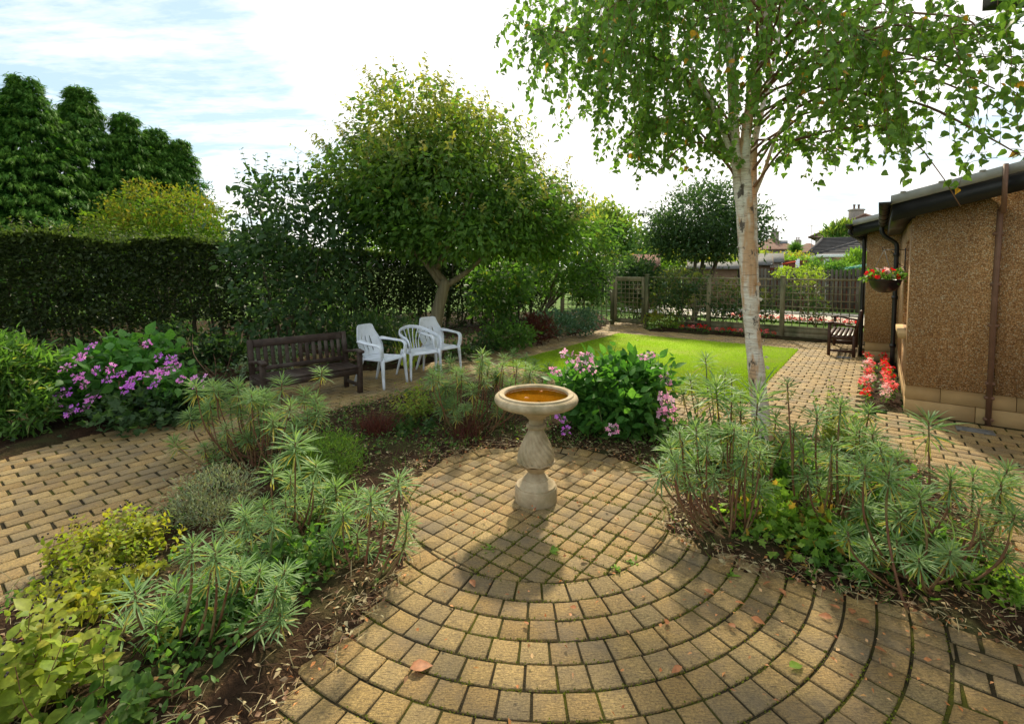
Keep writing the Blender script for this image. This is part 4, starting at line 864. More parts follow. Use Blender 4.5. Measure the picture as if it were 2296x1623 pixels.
for i in range(92):
    az = i * 2.39996 + rng.normal(0, .2); st = (s1, s2, s3)[i % 3]; z0 = 2.75 + 3.3 * ((i * .618) % 1.) ** 1.1
    k = int(np.argmin(np.abs(st[:, 2] - z0))); p0 = st[k]; hd = A([math.cos(az), math.sin(az), 0])
    if hd[1] < -.1 and hd[0] > -.5 and rng.random() < .55: continue
    RL = rng.uniform(1.2, 2.35) * (1. if z0 < 4.6 else .85); rise = rng.uniform(.65, 1.1); drp = rng.uniform(.8, 1.2)
    side = A([-hd[1], hd[0], 0]) * rng.normal(0, .16)
    ss = np.linspace(0, 1, 12); q = p0 + (hd[None] * ss[:, None] + side * ss[:, None] ** 2) * RL; q[:, 2] += RL * (rise * ss - (rise * drp) * ss ** 2.2) + .04 * np.sin(ss * 9 + i); q[1:] += rng.normal(0, .015, (11, 3))
    tube(limbs, q, np.linspace(.014, .0035, 12), 6, cap=False)
    LIMBP.append(q[4:])
    for s in np.linspace(.25, 1, int(RL * 5.)):
        f = s * 11; j = min(10, int(f)); pp = q[j] + (q[j + 1] - q[j]) * (f - j); a2 = rng.random() * 6.28
        hang(pp, A([math.cos(a2) * .8, math.sin(a2) * .8, rng.uniform(-.2, .5)]) + hd * .5, rng.uniform(.3, 1.35))
for px, y0, r_ in (([(1672, 480, DB), (1640, 350, DB - .05), (1600, 240, DB - .1), (1570, 190, DB - .15), (1540, 130, DB - .2)], 0, .03), ([(1720, 20, DB - .1), (1800, 30, DB - .3), (1880, 62, DB - .5), (1960, 78, DB - .6), (2000, 100, DB - .7)], 0, .026), ([(1690, 440, DB + .05), (1715, 380, DB), (1740, 310, DB - .05), (1790, 240, DB - .1)], 0, .022)):
    q = spline([W(*k) for k in px], 5); mb = MB(); tube(mb, q, np.linspace(r_, r_ * .4, len(q)), 8); mb.build('branch', M['birch'], bt_, smooth=True)
# the long low limbs that reach out to the right, towards the house and the viewer
for px in ([(1790, 240, DB), (1900, 190, 4.3), (2020, 160, 3.9), (2150, 200, 3.6), (2270, 260, 3.4)], [(1800, 120, DB), (1950, 110, 4.0), (2100, 140, 3.6), (2230, 200, 3.3)], [(1760, 320, DB), (1880, 290, 4.4), (2000, 280, 4.1)], [(1750, 60, DB), (1950, 30, 4.2), (2150, 40, 3.7), (2200, 80, 3.5)], [(1850, 200, 4.5), (2050, 230, 3.9), (2200, 300, 3.5), (2290, 350, 3.4)], [(1650, 330, DB), (1560, 200, 4.7), (1450, 120, 4.6), (1330, 90, 4.5), (1230, 70, 4.4), (1190, 100, 4.4)], [(1655, 400, DB), (1560, 290, 4.8), (1480, 270, 4.7), (1400, 310, 4.6)], [(1655, 300, DB), (1540, 160, 4.9), (1420, 180, 4.9), (1320, 230, 4.9)], [(1670, 430, DB), (1600, 330, 4.6), (1530, 330, 4.5), (1470, 390, 4.5)], [(1660, 380, DB), (1560, 250, 5.2), (1440, 280, 5.3), (1380, 340, 5.3)], [(1690, 420, DB), (1760, 330, 4.6), (1830, 310, 4.5), (1900, 350, 4.4)], [(1690, 380, DB), (1780, 260, 5.), (1900, 240, 4.9), (2020, 280, 4.7)]):
    q = spline([W(*k) for k in px], 6); tube(limbs, q, np.linspace(.014, .004, len(q)), 6)
    for j in range(4, len(q)):
        for _ in range(3 if px[-1][0] < 1700 else int(rng.random() * 2.4)): hang(q[j] + rng.normal(0, .05, 3), rnd_dir(1)[0] * A([1, 1, .4]) + A([0., -.1, .1]), rng.uniform(.3, 1.0))
LPT = np.concatenate(LIMBP); LPT = LPT[(LPT[:, 2] < 4.3) & (LPT[:, 0] < s1[0][0] + .9) & (np.hypot(LPT[:, 0] - s1[0][0], LPT[:, 1] - DB) < 2.2)]
for i in rng.permutation(len(LPT))[:170]:                        # long streamers that reach down to the ragged lower edge
    hang(LPT[i], rnd_dir(1)[0] * A([1, 1, .3]), max(.35, (LPT[i][2] - envelope(LPT[i])) * rng.uniform(.7, 1.15) + .25))
limbs.build('branches', M['birchtwig'], bt_, smooth=True); tw.build('twigs', M['birchtwig'], bt_)
mb = MB(); n = len(LP); LP = A(LP); scatter(mb, HEART, LP, A(LD), A(LN), A(LS), A(LS) * .82, (rng.random(n) < .018) * 1.); mb.build('crown', M['l_birch'], bt_, tint=True); print('birch leaves', n)

# --- dome-crowned tree with a striped trunk behind the chairs
ab_ = base_px(968, 802); at_ = thing('striped_bark_tree', 'broad dome-crowned tree with yellowing tips behind the white chairs', 'tree', ab_); DA = ab_[1]
q = spline([W(966, 812, DA), W(974, 740, DA), W(986, 680, DA), W(1000, 628, DA)], 6); mb = MB(); tube(mb, q, np.linspace(.145, .10, len(q)), 14, jit=.02); mb.build('trunk', M['acerbark'], at_, smooth=True)
LIMBS = [[(1000, 640, DA), (1040, 615, DA), (1085, 575, DA - .1), (1150, 520, DA - .2), (1220, 470, DA - .2)], [(1000, 635, DA), (975, 600, DA), (968, 555, DA + .1), (960, 480, DA + .2), (940, 370, DA + .1), (930, 270, DA)], [(990, 640, DA), (950, 585, DA - .05), (900, 540, DA - .1), (840, 480, DA - .2), (780, 410, DA - .2)], [(968, 560, DA), (1000, 500, DA + .3), (1050, 420, DA + .5), (1090, 330, DA + .5)], [(980, 600, DA), (1000, 560, DA - .5), (1030, 500, DA - 1.), (1060, 430, DA - 1.4)], [(975, 600, DA), (930, 550, DA + .6), (890, 480, DA + 1.2), (870, 400, DA + 1.5)]]
for px in LIMBS:
    q = spline([W(*k) for k in px], 5); mb = MB(); tube(mb, q, np.linspace(.064, .015, len(q)), 9); mb.build('branch', M['acerbark'], at_, smooth=True)
AB = px_blobs([(x_ + .08 * (1000 - x_), y_, d_, .93 * a_, b_, c_) for x_, y_, d_, a_, b_, c_ in [(1010, 440, DA, 225, 120, 230), (935, 300, DA, 150, 110, 150), (1045, 345, DA, 145, 85, 160), (1175, 485, DA - .1, 140, 95, 160), (830, 415, DA, 130, 100, 160), (1250, 520, DA, 80, 75, 110), (1060, 540, DA - .3, 200, 60, 200), (890, 470, DA, 130, 90, 150)]])
p, o = blob_points(AB, 2300, 17, .15, .5)
k = p[:, 2] > 1.72 + .35 * rng.random(len(p)); p, o = p[k], o[k]
mb = MB(); tn = np.clip((p[:, 2] - 2.9) / 2.6, 0, 1) * (rng.random(len(p)) < .65) * .6 + (rng.random(len(p)) < .015) * .5
leaves(mb, p, o * A([1, 1, .4]), OVATE, .102, .05, up=-.45, spread=.5, flat=.6, tint=tn)
ms = MB()
for c, r in AB:                                                  # arching shoots that break up the outline
    for i in range(64):
        d = rnd_dir(1)[0]; d[2] = abs(d[2]) * .9 + .05; b0 = c + d * r * .93
        if b0[2] < 2.4: continue
        e = b0 + unit(d * A([1, 1, .5]) + A([0, 0, .45])) * rng.uniform(.25, .6); shoots(mb, ms, b0, e, 8, .088, .042, OVATE, .004, .1, .55, .12, .15 * rng.random() + .12 * (b0[2] > 4), .35 + .4 * rng.random())
mb.build('crown', M['l_acer'], at_, tint=True); ms.build('twigs', M['redstem'], at_)

# --- clipped hedge along the left boundary
hd = thing('clipped_hedge', 'long dark clipped hedge along the left side, thin at the foot with light showing through', 'hedge', P(-2, 10.2))
mb = MB(); n = 120000; a = -8.5 + 15 * rng.random(n); f = rng.random(n)
hb = 11.05 - .14 * (a + 6); hh = 2.26 - .026 * (a + 6) + .15 * (vnoise(a, a * 0, 1.1) - .5) + .08 * (vnoise(a, a * 0, 3.7, 2) - .5)
z = hh * (1 - (rng.random(n) ** 1.35) * .97); side = rng.random(n); off = np.where(side < .55, -.42 + np.abs(rng.normal(0, .09, n)), np.where(side < .72, .42 - np.abs(rng.normal(0, .09, n)), rng.uniform(-.42, .42, n)))
off += .20 * (vnoise(a, z, 1.3) - .5) + .09 * (vnoise(a, z, 5, 4) - .5); z = np.where((side > .72) & (f < .55), hh - np.abs(rng.normal(0, .06, n)), z)
keep = (rng.random(n) < np.clip(.24 + 1.2 * (z - .22), .18, 1)) & (z > .05) & ((vnoise(a, z, 3.1, 7) > .26) | (z > .75))
pp = CORNER + a[:, None] * U + (hb + off)[:, None] * VV + z[:, None] * ZZ; pp = pp[keep]; z = z[keep]; off = off[keep]; top = z > (hh[keep] - .14)
out = np.sign(off)[:, None] * VV * .8 + np.where(top, .9, .05)[:, None] * ZZ; leaves(mb, pp, out, LEAF4, .075, .046, up=.05, tint=np.where(top, .35 * rng.random(len(pp)), .05 * rng.random(len(pp))))  # top leaves tinted paler, imitating a lit fringe
ms = MB()
for i in range(620):
    a_ = -8.5 + 15 * rng.random(); b0 = P(a_, 11.05 - .14 * (a_ + 6) + rng.uniform(-.35, .35), 2.20 - .026 * (a_ + 6) - .06); shoots(mb, ms, b0, b0 + A([*rng.normal(0, .07, 2), rng.uniform(.08, .40)]), 7, .06, .035, LEAF4, .003, .1, .1, .1, .4 * rng.random(), .6 * rng.random())  # shoots take the painted lit tint too
mb.build('foliage', M['l_hedge'], hd, tint=True); ms.build('twigs', M['twig'], hd)
for i in range(30):
    a_ = -8.3 + .5 * i + rng.normal(0, .1); mm = MB(); b_ = 11.05 - .14 * (a_ + 6)
    for k in range(3):
        q = spline([P(a_, b_, -.1), P(a_ + rng.normal(0, .1), b_ + rng.normal(0, .08), .6), P(a_ + rng.normal(0, .25), b_ + rng.normal(0, .16), 1.9)], 4); tube(mm, q, np.linspace(.035, .012, len(q)), 6)
    mm.build('stem', M['bark'], hd, smooth=True)

# --- tall cypresses at the far left
def cypress(label, x, ytop, hw, D, ybot=640):
    b = W(x, ybot, D) * A([1, 1, 0]); t = thing('cypress_tree', label, 'tree', b, 0, 'dark cypresses beyond the hedge')
    zt = W(x, ytop, D)[2]; r0 = hw * D / FPX; mb = MB(); n = int(640 * min(1.6, max(.7, r0 * zt / 14)))
    prof = lambda q, az: r0 * 1.12 * (1 - q ** 1.2) * (1 + .20 * math.sin(3 * az + 6 * q + x) + .14 * math.sin(5 * az - 13 * q + x)) + .05
    n = int(n * .44)
    for i in range(n + 9):
        lead = i >= n
        q = rng.uniform(.72, .97) if lead else ((i + rng.random()) / n) ** .85; az = i * 2.39996; o = A([math.cos(az), math.sin(az), 0])
        if o[1] > .7: continue                                    # far side, never in sight
        c = b + o * prof(q, az) * .74 + ZZ * zt * (.04 + .95 * q); ln = rng.uniform(.8, 1.5) * (1 - .62 * q)
        m = int(110 * ln) + 12; sp = rng.random(m) ** .8; ax = unit(o * (1. if not lead else .2) + A([0, 0, .5 + 1.1 * q * q + 2.2 * max(0, q - .75)])); side = np.cross(ax, ZZ); w_ = .26 * (1 - .55 * sp) * ln
        pt = c + ax * (sp * ln)[:, None] + unit(side) * (rng.normal(0, 1, m) * w_)[:, None] + rng.normal(0, .05, (m, 3)) - ZZ * (.50 * sp ** 2.4 * ln)[:, None]
        dd = unit(o * .8 + A([0, 0, .5]) - ZZ * (1.7 * sp ** 1.5)[:, None] + rng.normal(0, .30, (m, 3))); scatter(mb, FROND, pt, dd, unit(o * .5 + ZZ * .8 + rng.normal(0, .35, (m, 3))), rng.uniform(.14, .27, m), rng.uniform(.08, .15, m), np.clip(sp * 1.0 - .3 + rng.normal(0, .14, m), 0, 1) * rng.uniform(.4, 1.1))  # tint grows towards plume tips, painting in light from above
    m = 2600; q = rng.random(m) ** 1.1; az = rng.random(m) * 6.2832; rr_ = A([prof(a_, z_) for a_, z_ in zip(q, az)]) * rng.uniform(.45, .8, m); o = np.stack([np.cos(az), np.sin(az), 0 * az], -1)
    scatter(mb, FROND, b + o * rr_[:, None] + ZZ * (zt * (.03 + .93 * q))[:, None], unit(o * .6 - ZZ * .3 + rng.normal(0, .4, (m, 3))), unit(ZZ + rng.normal(0, .5, (m, 3))), rng.uniform(.25, .4, m), rng.uniform(.16, .26, m))
    mb.build('crown', M['l_conifer'], t, tint=True)
    mm = MB(); tube(mm, [b + ZZ * -.1, b + ZZ * zt * .5, b + ZZ * zt * .93], [.22, .14, .03], 8); mm.build('trunk', M['bark'], t, smooth=True)
cypress('tallest dark cypress cut off by the left edge of the picture', -90, 128, 200, 15.5)
cypress('broad cypress with its tip just inside the left edge, leftmost whole one of the row', 78, 186, 150, 15)
cypress('pointed cypress with the highest tip in the middle of the row', 200, 206, 125, 16.5)
cypress('narrow cypress right of the pointed middle one', 298, 266, 92, 17.2)
cypress('short rounded cypress between the narrow one and the last one', 362, 298, 80, 18)
cypress('lowest cypress at the right end of the row against the open sky', 415, 326, 62, 18.5)

# --- trees and tall shrubs behind the borders
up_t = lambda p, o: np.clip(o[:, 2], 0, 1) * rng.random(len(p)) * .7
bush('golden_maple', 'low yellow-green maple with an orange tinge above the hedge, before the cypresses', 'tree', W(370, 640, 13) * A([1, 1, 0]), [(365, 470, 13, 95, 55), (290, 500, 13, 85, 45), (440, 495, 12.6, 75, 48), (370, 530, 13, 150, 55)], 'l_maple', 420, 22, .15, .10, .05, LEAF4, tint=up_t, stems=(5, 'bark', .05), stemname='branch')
bush('spindly_spruce', 'thin bare-topped little spruce just above the golden maple', 'tree', W(470, 640, 17) * A([1, 1, 0]), [(468, 445, 17, 14, 36), (468, 480, 17, 26, 40)], 'l_conifer', 40, 12, .1, .14, .03, LEAF4, stems=(1, 'bark', .05), stemname='branch')
def sprigs(list_, D, nodes, L, Wd, T, tint=0., tt=None):
    def f(mb, bl):
        for (x0, y0, x1, y1) in list_: shoots(mb, SPR, W(x0, y0, D), W(x1, y1, D), nodes, L, Wd, T, .006, .05, .3, .04, tint, tt)
    return f
SPR = MB()
tsb = base_px(640, 812)
ts = bush('tall_shrub', 'tall leafy shrub with upright sprigs against the sky left of the dome-crowned tree', 'shrub', tsb, [(660, 500, 8.3, 125, 110), (600, 600, 8.3, 80, 120), (730, 590, 8.4, 95, 120), (650, 690, 8.3, 110, 70), (590, 480, 8.3, 60, 70)], 'l_dark', 330, 15, .13, .115, .058, OVATE, up=-.2, stems=(9, 'bark', .03),
     extra=sprigs([(575, 480, 542, 335), (600, 470, 600, 345), (640, 460, 635, 360), (660, 450, 668, 345), (560, 520, 528, 380), (620, 470, 612, 372), (690, 460, 700, 360), (585, 500, 572, 350), (650, 470, 652, 380), (710, 470, 722, 380)], 8.3, 13, .10, .06, OVATE))
SPR.build('sprigs', M['greenstem'], ts)
lm = lambda p, o: (rng.random(len(p)) < .06) * .6
bush('leafy_sapling', 'light green bushy sapling between the striped tree and the mounds by the path', 'shrub', base_px(1108, 762), [(1120, 630, 11, 68, 52), (1105, 680, 11, 45, 50)], 'l_mid', 130, 16, .14, .13, .065, OVATE, up=-.2, stems=(5, 'bark', .025), tint=lm)
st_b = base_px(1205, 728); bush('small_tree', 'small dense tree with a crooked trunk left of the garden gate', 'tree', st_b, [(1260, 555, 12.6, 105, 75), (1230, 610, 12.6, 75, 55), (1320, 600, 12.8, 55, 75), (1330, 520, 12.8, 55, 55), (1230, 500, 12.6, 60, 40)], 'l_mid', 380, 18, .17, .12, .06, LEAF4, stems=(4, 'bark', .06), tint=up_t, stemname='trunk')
bush('climber', 'dark ivy-like climber hanging over the trellis beside the small tree', 'climber', base_px(1310, 722), [(1315, 640, 13.3, 40, 60), (1345, 590, 13.6, 36, 48)], 'l_dark', 110, 15, .13, .10, .06, LEAF4, tint=lm)
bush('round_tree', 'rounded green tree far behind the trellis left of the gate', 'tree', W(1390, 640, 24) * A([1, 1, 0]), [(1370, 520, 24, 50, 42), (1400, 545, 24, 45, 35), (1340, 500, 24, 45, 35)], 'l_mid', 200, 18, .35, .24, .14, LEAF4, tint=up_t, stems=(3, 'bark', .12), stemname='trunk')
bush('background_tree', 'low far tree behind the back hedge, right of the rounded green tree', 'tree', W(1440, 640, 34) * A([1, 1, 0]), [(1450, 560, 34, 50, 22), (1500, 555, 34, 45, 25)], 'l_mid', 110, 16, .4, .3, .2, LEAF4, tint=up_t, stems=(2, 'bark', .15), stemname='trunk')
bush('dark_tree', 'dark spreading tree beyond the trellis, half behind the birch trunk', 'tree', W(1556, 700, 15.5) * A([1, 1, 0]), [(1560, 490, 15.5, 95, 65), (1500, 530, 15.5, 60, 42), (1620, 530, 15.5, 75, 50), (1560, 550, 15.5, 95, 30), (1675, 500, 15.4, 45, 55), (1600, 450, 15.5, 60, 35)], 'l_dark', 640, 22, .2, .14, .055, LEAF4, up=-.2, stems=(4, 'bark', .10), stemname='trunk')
mm = MB()
for (x0, y0, x1, y1) in ((1690, 480, 1765, 492), (1690, 500, 1745, 540), (1450, 480, 1432, 478)): shoots(mm, None, W(x0, y0, 15.4), W(x1, y1, 15.4), 16, .14, .05, LEAF4, .01, .0, .3, .05)
mm.build('crown', M['l_dark'], [o_ for o_ in C.objects if o_.name == 'dark_tree'][0], tint=True)
bush('laurel_bush', 'glossy rounded laurel bush behind the gate', 'shrub', W(1430, 700, 15) * A([1, 1, 0]), [(1432, 605, 15, 50, 20), (1432, 640, 15, 50, 45)], 'l_dark', 170, 18, .13, .12, .06, LEAF4)
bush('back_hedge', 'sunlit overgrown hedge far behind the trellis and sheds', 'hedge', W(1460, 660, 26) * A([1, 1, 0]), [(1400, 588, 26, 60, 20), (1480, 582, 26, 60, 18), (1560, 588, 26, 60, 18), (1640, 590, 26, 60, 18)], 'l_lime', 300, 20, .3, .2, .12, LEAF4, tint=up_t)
bush('hedge_shrub', 'green shrub tips above the hedge between the tall shrub and the trunk', 'shrub', W(850, 640, 15) * A([1, 1, 0]), [(860, 540, 15, 80, 35), (1000, 555, 16, 120, 40), (1150, 560, 17, 70, 40)], 'l_lime', 260, 18, .25, .13, .07, LEAF4)

# --- left border
bush('lance_leaf_bush', 'bright green bush of narrow leaves at the left edge of the picture', 'shrub', base_px(30, 985), [(10, 860, 4.9, 85, 85, 60), (70, 820, 5.1, 40, 50, 40), (-60, 820, 4.8, 90, 80, 60), (30, 930, 4.8, 70, 40, 50)], 'l_mid', 300, 15, .06, .10, .024, OVATE, up=.5, stems=(10, 'greenstem', .008), tint=lm)
def heads(t, lst, mats, D, size=1.):
    org = A(t.location)
    for (x, y) in lst:
        m = mats[rng.integers(len(mats))]; hm, bd = HEADS[m][rng.integers(3)]; h = hm.copy(); C.objects.link(h); h.parent = t; bd = bd.copy(); C.objects.link(bd); bd.parent = h; p = W(x, y, D + rng.uniform(-.25, .1)); h.location = tuple(p - org); h.rotation_euler = mathutils.Matrix(rot(rng.uniform(.45, 1.15), rng.normal(0, .25)) @ rot(0, 0, rng.random() * 6.28)).to_euler(); s_ = size * rng.uniform(.65, 1.25); h.scale = (s_,) * 3
HEADS = {}
def make_head(m):
    HEADS[m] = []
    for v in range(3):
        mb = MB(); n = (10, 8, 12)[v]; an = np.arange(n) * 6.2832 / n + rng.normal(0, .22, n); r = rng.uniform(.045, .088, n); p = np.stack([r * np.cos(an), r * np.sin(an), rng.normal(0, .010, n) - 1.2 * r * r], -1)
        if v == 2: p = np.concatenate([p, rng.normal(0, .02, (3, 3))]); an = np.r_[an, 0, 2, 4]; n += 3
        out = np.stack([np.cos(an), np.sin(an), 0 * an], -1); sz = rng.uniform(.030, .050, n)
        scatter(mb, PETAL4, p, unit(out + rng.normal(0, .5, (n, 3))), unit(A([0, 0, .8]) + out * .5 + rng.normal(0, .35, (n, 3))), sz, sz)
        o = mb.build('flower_head', M[m], None); mb = MB(); k = 26; r = .045 * np.sqrt(rng.random(k)); an = rng.random(k) * 6.28
        scatter(mb, PETAL4, np.stack([r * np.cos(an), r * np.sin(an), .004 + 0 * r], -1), rnd_dir(k), A([0, 0, 1.]) + rng.normal(0, .4, (k, 3)), .010, .010); c = mb.build('buds', M['f_core'], o); C.objects.unlink(o); C.objects.unlink(c); HEADS[m].append((o, c))
for m in ('f_purple', 'f_mauve', 'f_pink'): make_head(m)
ph = bush('purple_hydrangea', 'lacecap hydrangea with purple flower heads in the shade at the left border', 'hydrangea', base_px(270, 935), [(255, 845, 5.6, 120, 60, 70), (300, 795, 5.8, 80, 40, 60), (170, 880, 5.5, 60, 40, 50), (390, 865, 5.6, 50, 32, 50)], 'l_hydra', 230, 6, .08, .12, .075, OVATE, up=0., flat=1.2, stems=(9, 'greenstem', .009))
heads(ph, [(205, 775), (330, 770), (355, 800), (385, 805), (150, 822), (175, 845), (215, 830), (250, 825), (270, 838), (300, 850), (330, 838), (365, 832), (395, 822), (405, 850), (440, 856), (240, 850), (190, 862), (140, 882), (122, 915), (160, 920), (192, 915), (205, 892), (180, 800), (285, 868), (345, 862)], ['f_purple', 'f_purple', 'f_mauve'], 5.03, .88)
bush('cranesbill', 'low dark mound of lobed leaves in front of the purple hydrangea', 'geranium', base_px(360, 935), [(350, 905, 5.4, 125, 36), (430, 890, 5.7, 60, 35)], 'l_dark', 170, 8, .07, .075, .075, LOBED, flat=1.4, stems=(6, 'greenstem', .005))
bush('variegated_shrub', 'pale variegated shrub showing between the slats of the dark bench', 'shrub', base_px(600, 850), [(610, 800, 7.6, 55, 30), (580, 830, 7.6, 50, 25)], 'l_variegated', 90, 14, .07, .07, .03, LEAF4)
bush('border_perennial', 'bushy blue-green perennial behind the bench and the first chair', 'perennial', base_px(800, 805), [(800, 745, 8.6, 80, 45), (880, 750, 8.8, 60, 40)], 'l_dark', 180, 14, .10, .12, .03, OVATE, up=.3, stems=(8, 'greenstem', .007))
bush('border_shrub', 'dark low shrub in the deep shade left of the bench', 'shrub', base_px(500, 860), [(500, 810, 8.2, 70, 50), (420, 780, 8.2, 70, 60)], 'l_dark', 170, 14, .11, .10, .05, LEAF4)
def blades(name, label, cat, base, n, L, Wd, mat, spread=.5, rad=.06, droop=.0):
    t = thing(name, label, cat, base); p = base + rng.normal(0, rad, (n, 3)) * A([1, 1, 0]); d = A([0, 0, 1.]) + rng.normal(0, spread, (n, 3)) * A([1, 1, .1]); mb = MB(); nn = np.cross(d, rng.normal(size=(n, 3)))
    scatter(mb, BLADE, p, d, nn, L * rng.uniform(.6, 1.15, n), Wd, 0.); mb.build('foliage', M[mat], t, tint=True); return t
blades('iris', 'clump of yellow-green sword leaves behind the low white chair', 'iris', base_px(915, 822), 34, .72, .03, 'l_strap', .32, .08)
blades('dark_red_grass', 'tuft of dark red grass between the path and the spurges', 'ornamental grass', base_px(850, 972), 420, .30, .006, 'l_redgrass', .6, .09)
blades('dark_red_grass', 'tuft of dark red grass at the foot of the dense spurge by the bird bath', 'ornamental grass', base_px(1045, 985), 260, .26, .006, 'l_redgrass', .5, .09)
# mounds along the far path
bush('round_mound', 'rounded grey-green mound plant nearest along the far left path', 'perennial', base_px(1142, 778), [(1142, 752, 10, 58, 26)], 'l_mid', 110, 14, .08, .075, .04, LEAF4, up=.3)
bush('red_mound', 'reddish brown grassy mound between two green ones', 'perennial', base_px(1205, 762), [(1205, 740, 10.8, 36, 26)], 'l_redgrass', 60, 14, .09, .14, .02, LEAF4, up=.6)
bush('blue_mound', 'long blue-grey mound beside the path near the gate', 'perennial', base_px(1280, 752), [(1240, 722, 11.6, 50, 24), (1300, 720, 12, 45, 22)], 'l_blue', 170, 14, .09, .08, .04, LEAF4, up=.3)
bush('low_weeds', 'loose low greenery under the striped tree trunk', 'perennial', base_px(1010, 800), [(1030, 790, 8.9, 40, 18), (1080, 770, 9.6, 40, 20)], 'l_dark', 70, 10, .09, .08, .04, LEAF4)

# --- the planting bed round the patio
def stemmy(name, label, cat, base, tips, nodes, L, Wd, mat, smat, r=.003, T=OVATE, droop=.2, tint=0., tt=None, berries=None, rad=.12, t0=.25, group=None):
    t = thing(name, label, cat, base, 0, group); ml, ms, mbr = MB(), MB(), MB()
    for tip in tips:
        b0 = base + A([*rng.normal(0, rad, 2), -.02]); b0 = b0 + (A(tip) - b0) * A([.35, .35, 0]); q = shoots(ml, ms, b0, tip, nodes, L, Wd, T, r, t0, droop, .10, tint * rng.random(), None if tt is None else tt * rng.random())
        if berries and rng.random() < berries:
            for _ in range(rng.integers(2, 6)): lathe(mbr, [(0, -.006), (.0045, -.004), (.006, 0), (.0045, .004), (0, .006)], q[-1] + rng.normal(0, .014, 3) + A([0, 0, .012]), 6)
    ml.build('foliage', M[mat], t, tint=True); ms.build('stems', M[smat], t, smooth=True)
    if mbr.n: mbr.build('berries', M['berry'], t, smooth=True)
    return t
def tips_px(n, blobs):
    p, o = blob_points(px_blobs(blobs), n, 1, .01, .35, -.4); p[:, 2] = np.maximum(p[:, 2], .08); return p
stemmy('tutsan', 'yellow-green tutsan bush with dark berries beside the curved path', 'shrub', base_px(250, 1290), tips_px(330, [(240, 1205, 2.75, 120, 70), (160, 1260, 2.6, 90, 60), (330, 1200, 2.8, 70, 50), (150, 1350, 2.25, 110, 60), (250, 1310, 2.45, 90, 50)]), 9, .046, .027, 'l_yellow', 'redstem', .0022, tint=.35, tt=.5, berries=.35, rad=.2)
stemmy('tutsan', 'large-leaved tutsan with black and red berries in the bottom left corner', 'shrub', base_px(60, 1560), tips_px(46, [(40, 1440, 1.75, 110, 90), (-60, 1500, 1.65, 120, 100), (150, 1480, 1.8, 80, 60)]), 6, .07, .048, 'l_yellow', 'redstem', .003, tint=.2, tt=.35, berries=.5, rad=.16, droop=.3)
stemmy('low_tutsan', 'low broad-leaved green shoots along the bottom edge at the left', 'shrub', base_px(250, 1610), tips_px(22, [(240, 1590, 1.72, 110, 40), (330, 1570, 1.75, 70, 30)]), 5, .07, .042, 'l_mid', 'redstem', .003, tint=.15, rad=.15, droop=.1)
bush('low_foliage', 'low green foliage on the soil between the left spurges and the patio rim', 'ground cover', base_px(600, 1320), [(620, 1290, 2.5, 110, 26), (520, 1340, 2.3, 90, 24), (700, 1230, 2.7, 80, 22), (430, 1420, 2.1, 90, 22)], 'l_mid', 190, 8, .06, .045, .026, OVATE, flat=1.2, stems=(8, 'greenstem', .003), tint=lm)
sil = bush('lavender', 'grey wispy lavender bush in the middle of the left bed', 'lavender', base_px(480, 1175), [(485, 1110, 3.3, 92, 55), (440, 1150, 3.2, 60, 40)], 'l_silver', 380, 12, .035, .028, .006, LEAF4, up=.9, stems=(14, 'greenstem', .003), tint=lambda p, o: (rng.random(len(p)) < .18) * .9)
bush('heather', 'rounded green heather bush left of the patio behind the spurges', 'heather', base_px(745, 1095), [(735, 1035, 3.75, 78, 62), (690, 1060, 3.7, 60, 45)], 'l_heath', 520, 14, .04, .028, .006, LEAF4, up=1., stems=(12, 'twig', .003))
stemmy('berry_shrub', 'yellowish shrub with tiny red berries by the path before the low chair', 'shrub', base_px(925, 945), tips_px(60, [(930, 885, 5.4, 62, 40)]), 8, .05, .026, 'l_lime', 'redstem', .0025, tint=.3, tt=.4, rad=.15)
stemmy('dark_geranium', 'dark leafy plant at the foot of the yellowish berry shrub', 'perennial', base_px(930, 985), tips_px(40, [(930, 955, 5.0, 60, 25)]), 6, .055, .045, 'l_dark', 'greenstem', .002, T=LOBED, rad=.15)
pkh = bush('pink_hydrangea', 'pink lacecap hydrangea in full sun behind the bird bath by the lawn', 'hydrangea', base_px(1375, 985), [(1370, 880, 5.15, 115, 80, 80), (1420, 855, 5.3, 85, 50, 70), (1310, 880, 5.1, 70, 55, 60), (1390, 930, 5.0, 110, 45, 70)], 'l_hydra', 480, 6, .08, .112, .066, OVATE, up=.25, flat=1.1, stems=(12, 'greenstem', .008))
heads(pkh, [(1275, 795), (1312, 802), (1300, 822), (1328, 826), (1440, 800), (1458, 796), (1496, 850), (1490, 885), (1496, 905), (1492, 925), (1375, 962), (1246, 832)], ['f_pink'], 4.66, .92)
heads(pkh, [(1256, 935), (1270, 965)], ['f_purple'], 4.55, .7)
stemmy('yellow_tutsan', 'lime green tutsan with black berries behind the right bed by the lawn path', 'shrub', base_px(1880, 1010), tips_px(60, [(1880, 930, 4.5, 62, 50), (1850, 880, 4.6, 30, 30)]), 9, .045, .026, 'l_lime', 'greenstem', .002, tint=.25, berries=.4, rad=.14)
stemmy('tutsan', 'broad-leaved tutsan with dark berries under the large right spurge', 'shrub', base_px(2140, 1330), tips_px(44, [(2120, 1270, 2.7, 110, 50), (2230, 1300, 2.6, 70, 50)]), 7, .06, .036, 'l_mid', 'redstem', .003, tint=.3, tt=.35, berries=.3, rad=.25)
stemmy('meadow_rue', 'soft bright green ferny plant at the right edge by the path', 'perennial', base_px(2270, 1370), tips_px(34, [(2270, 1330, 2.45, 70, 40)]), 7, .045, .032, 'l_lime', 'greenstem', .002, T=LOBED, rad=.15)
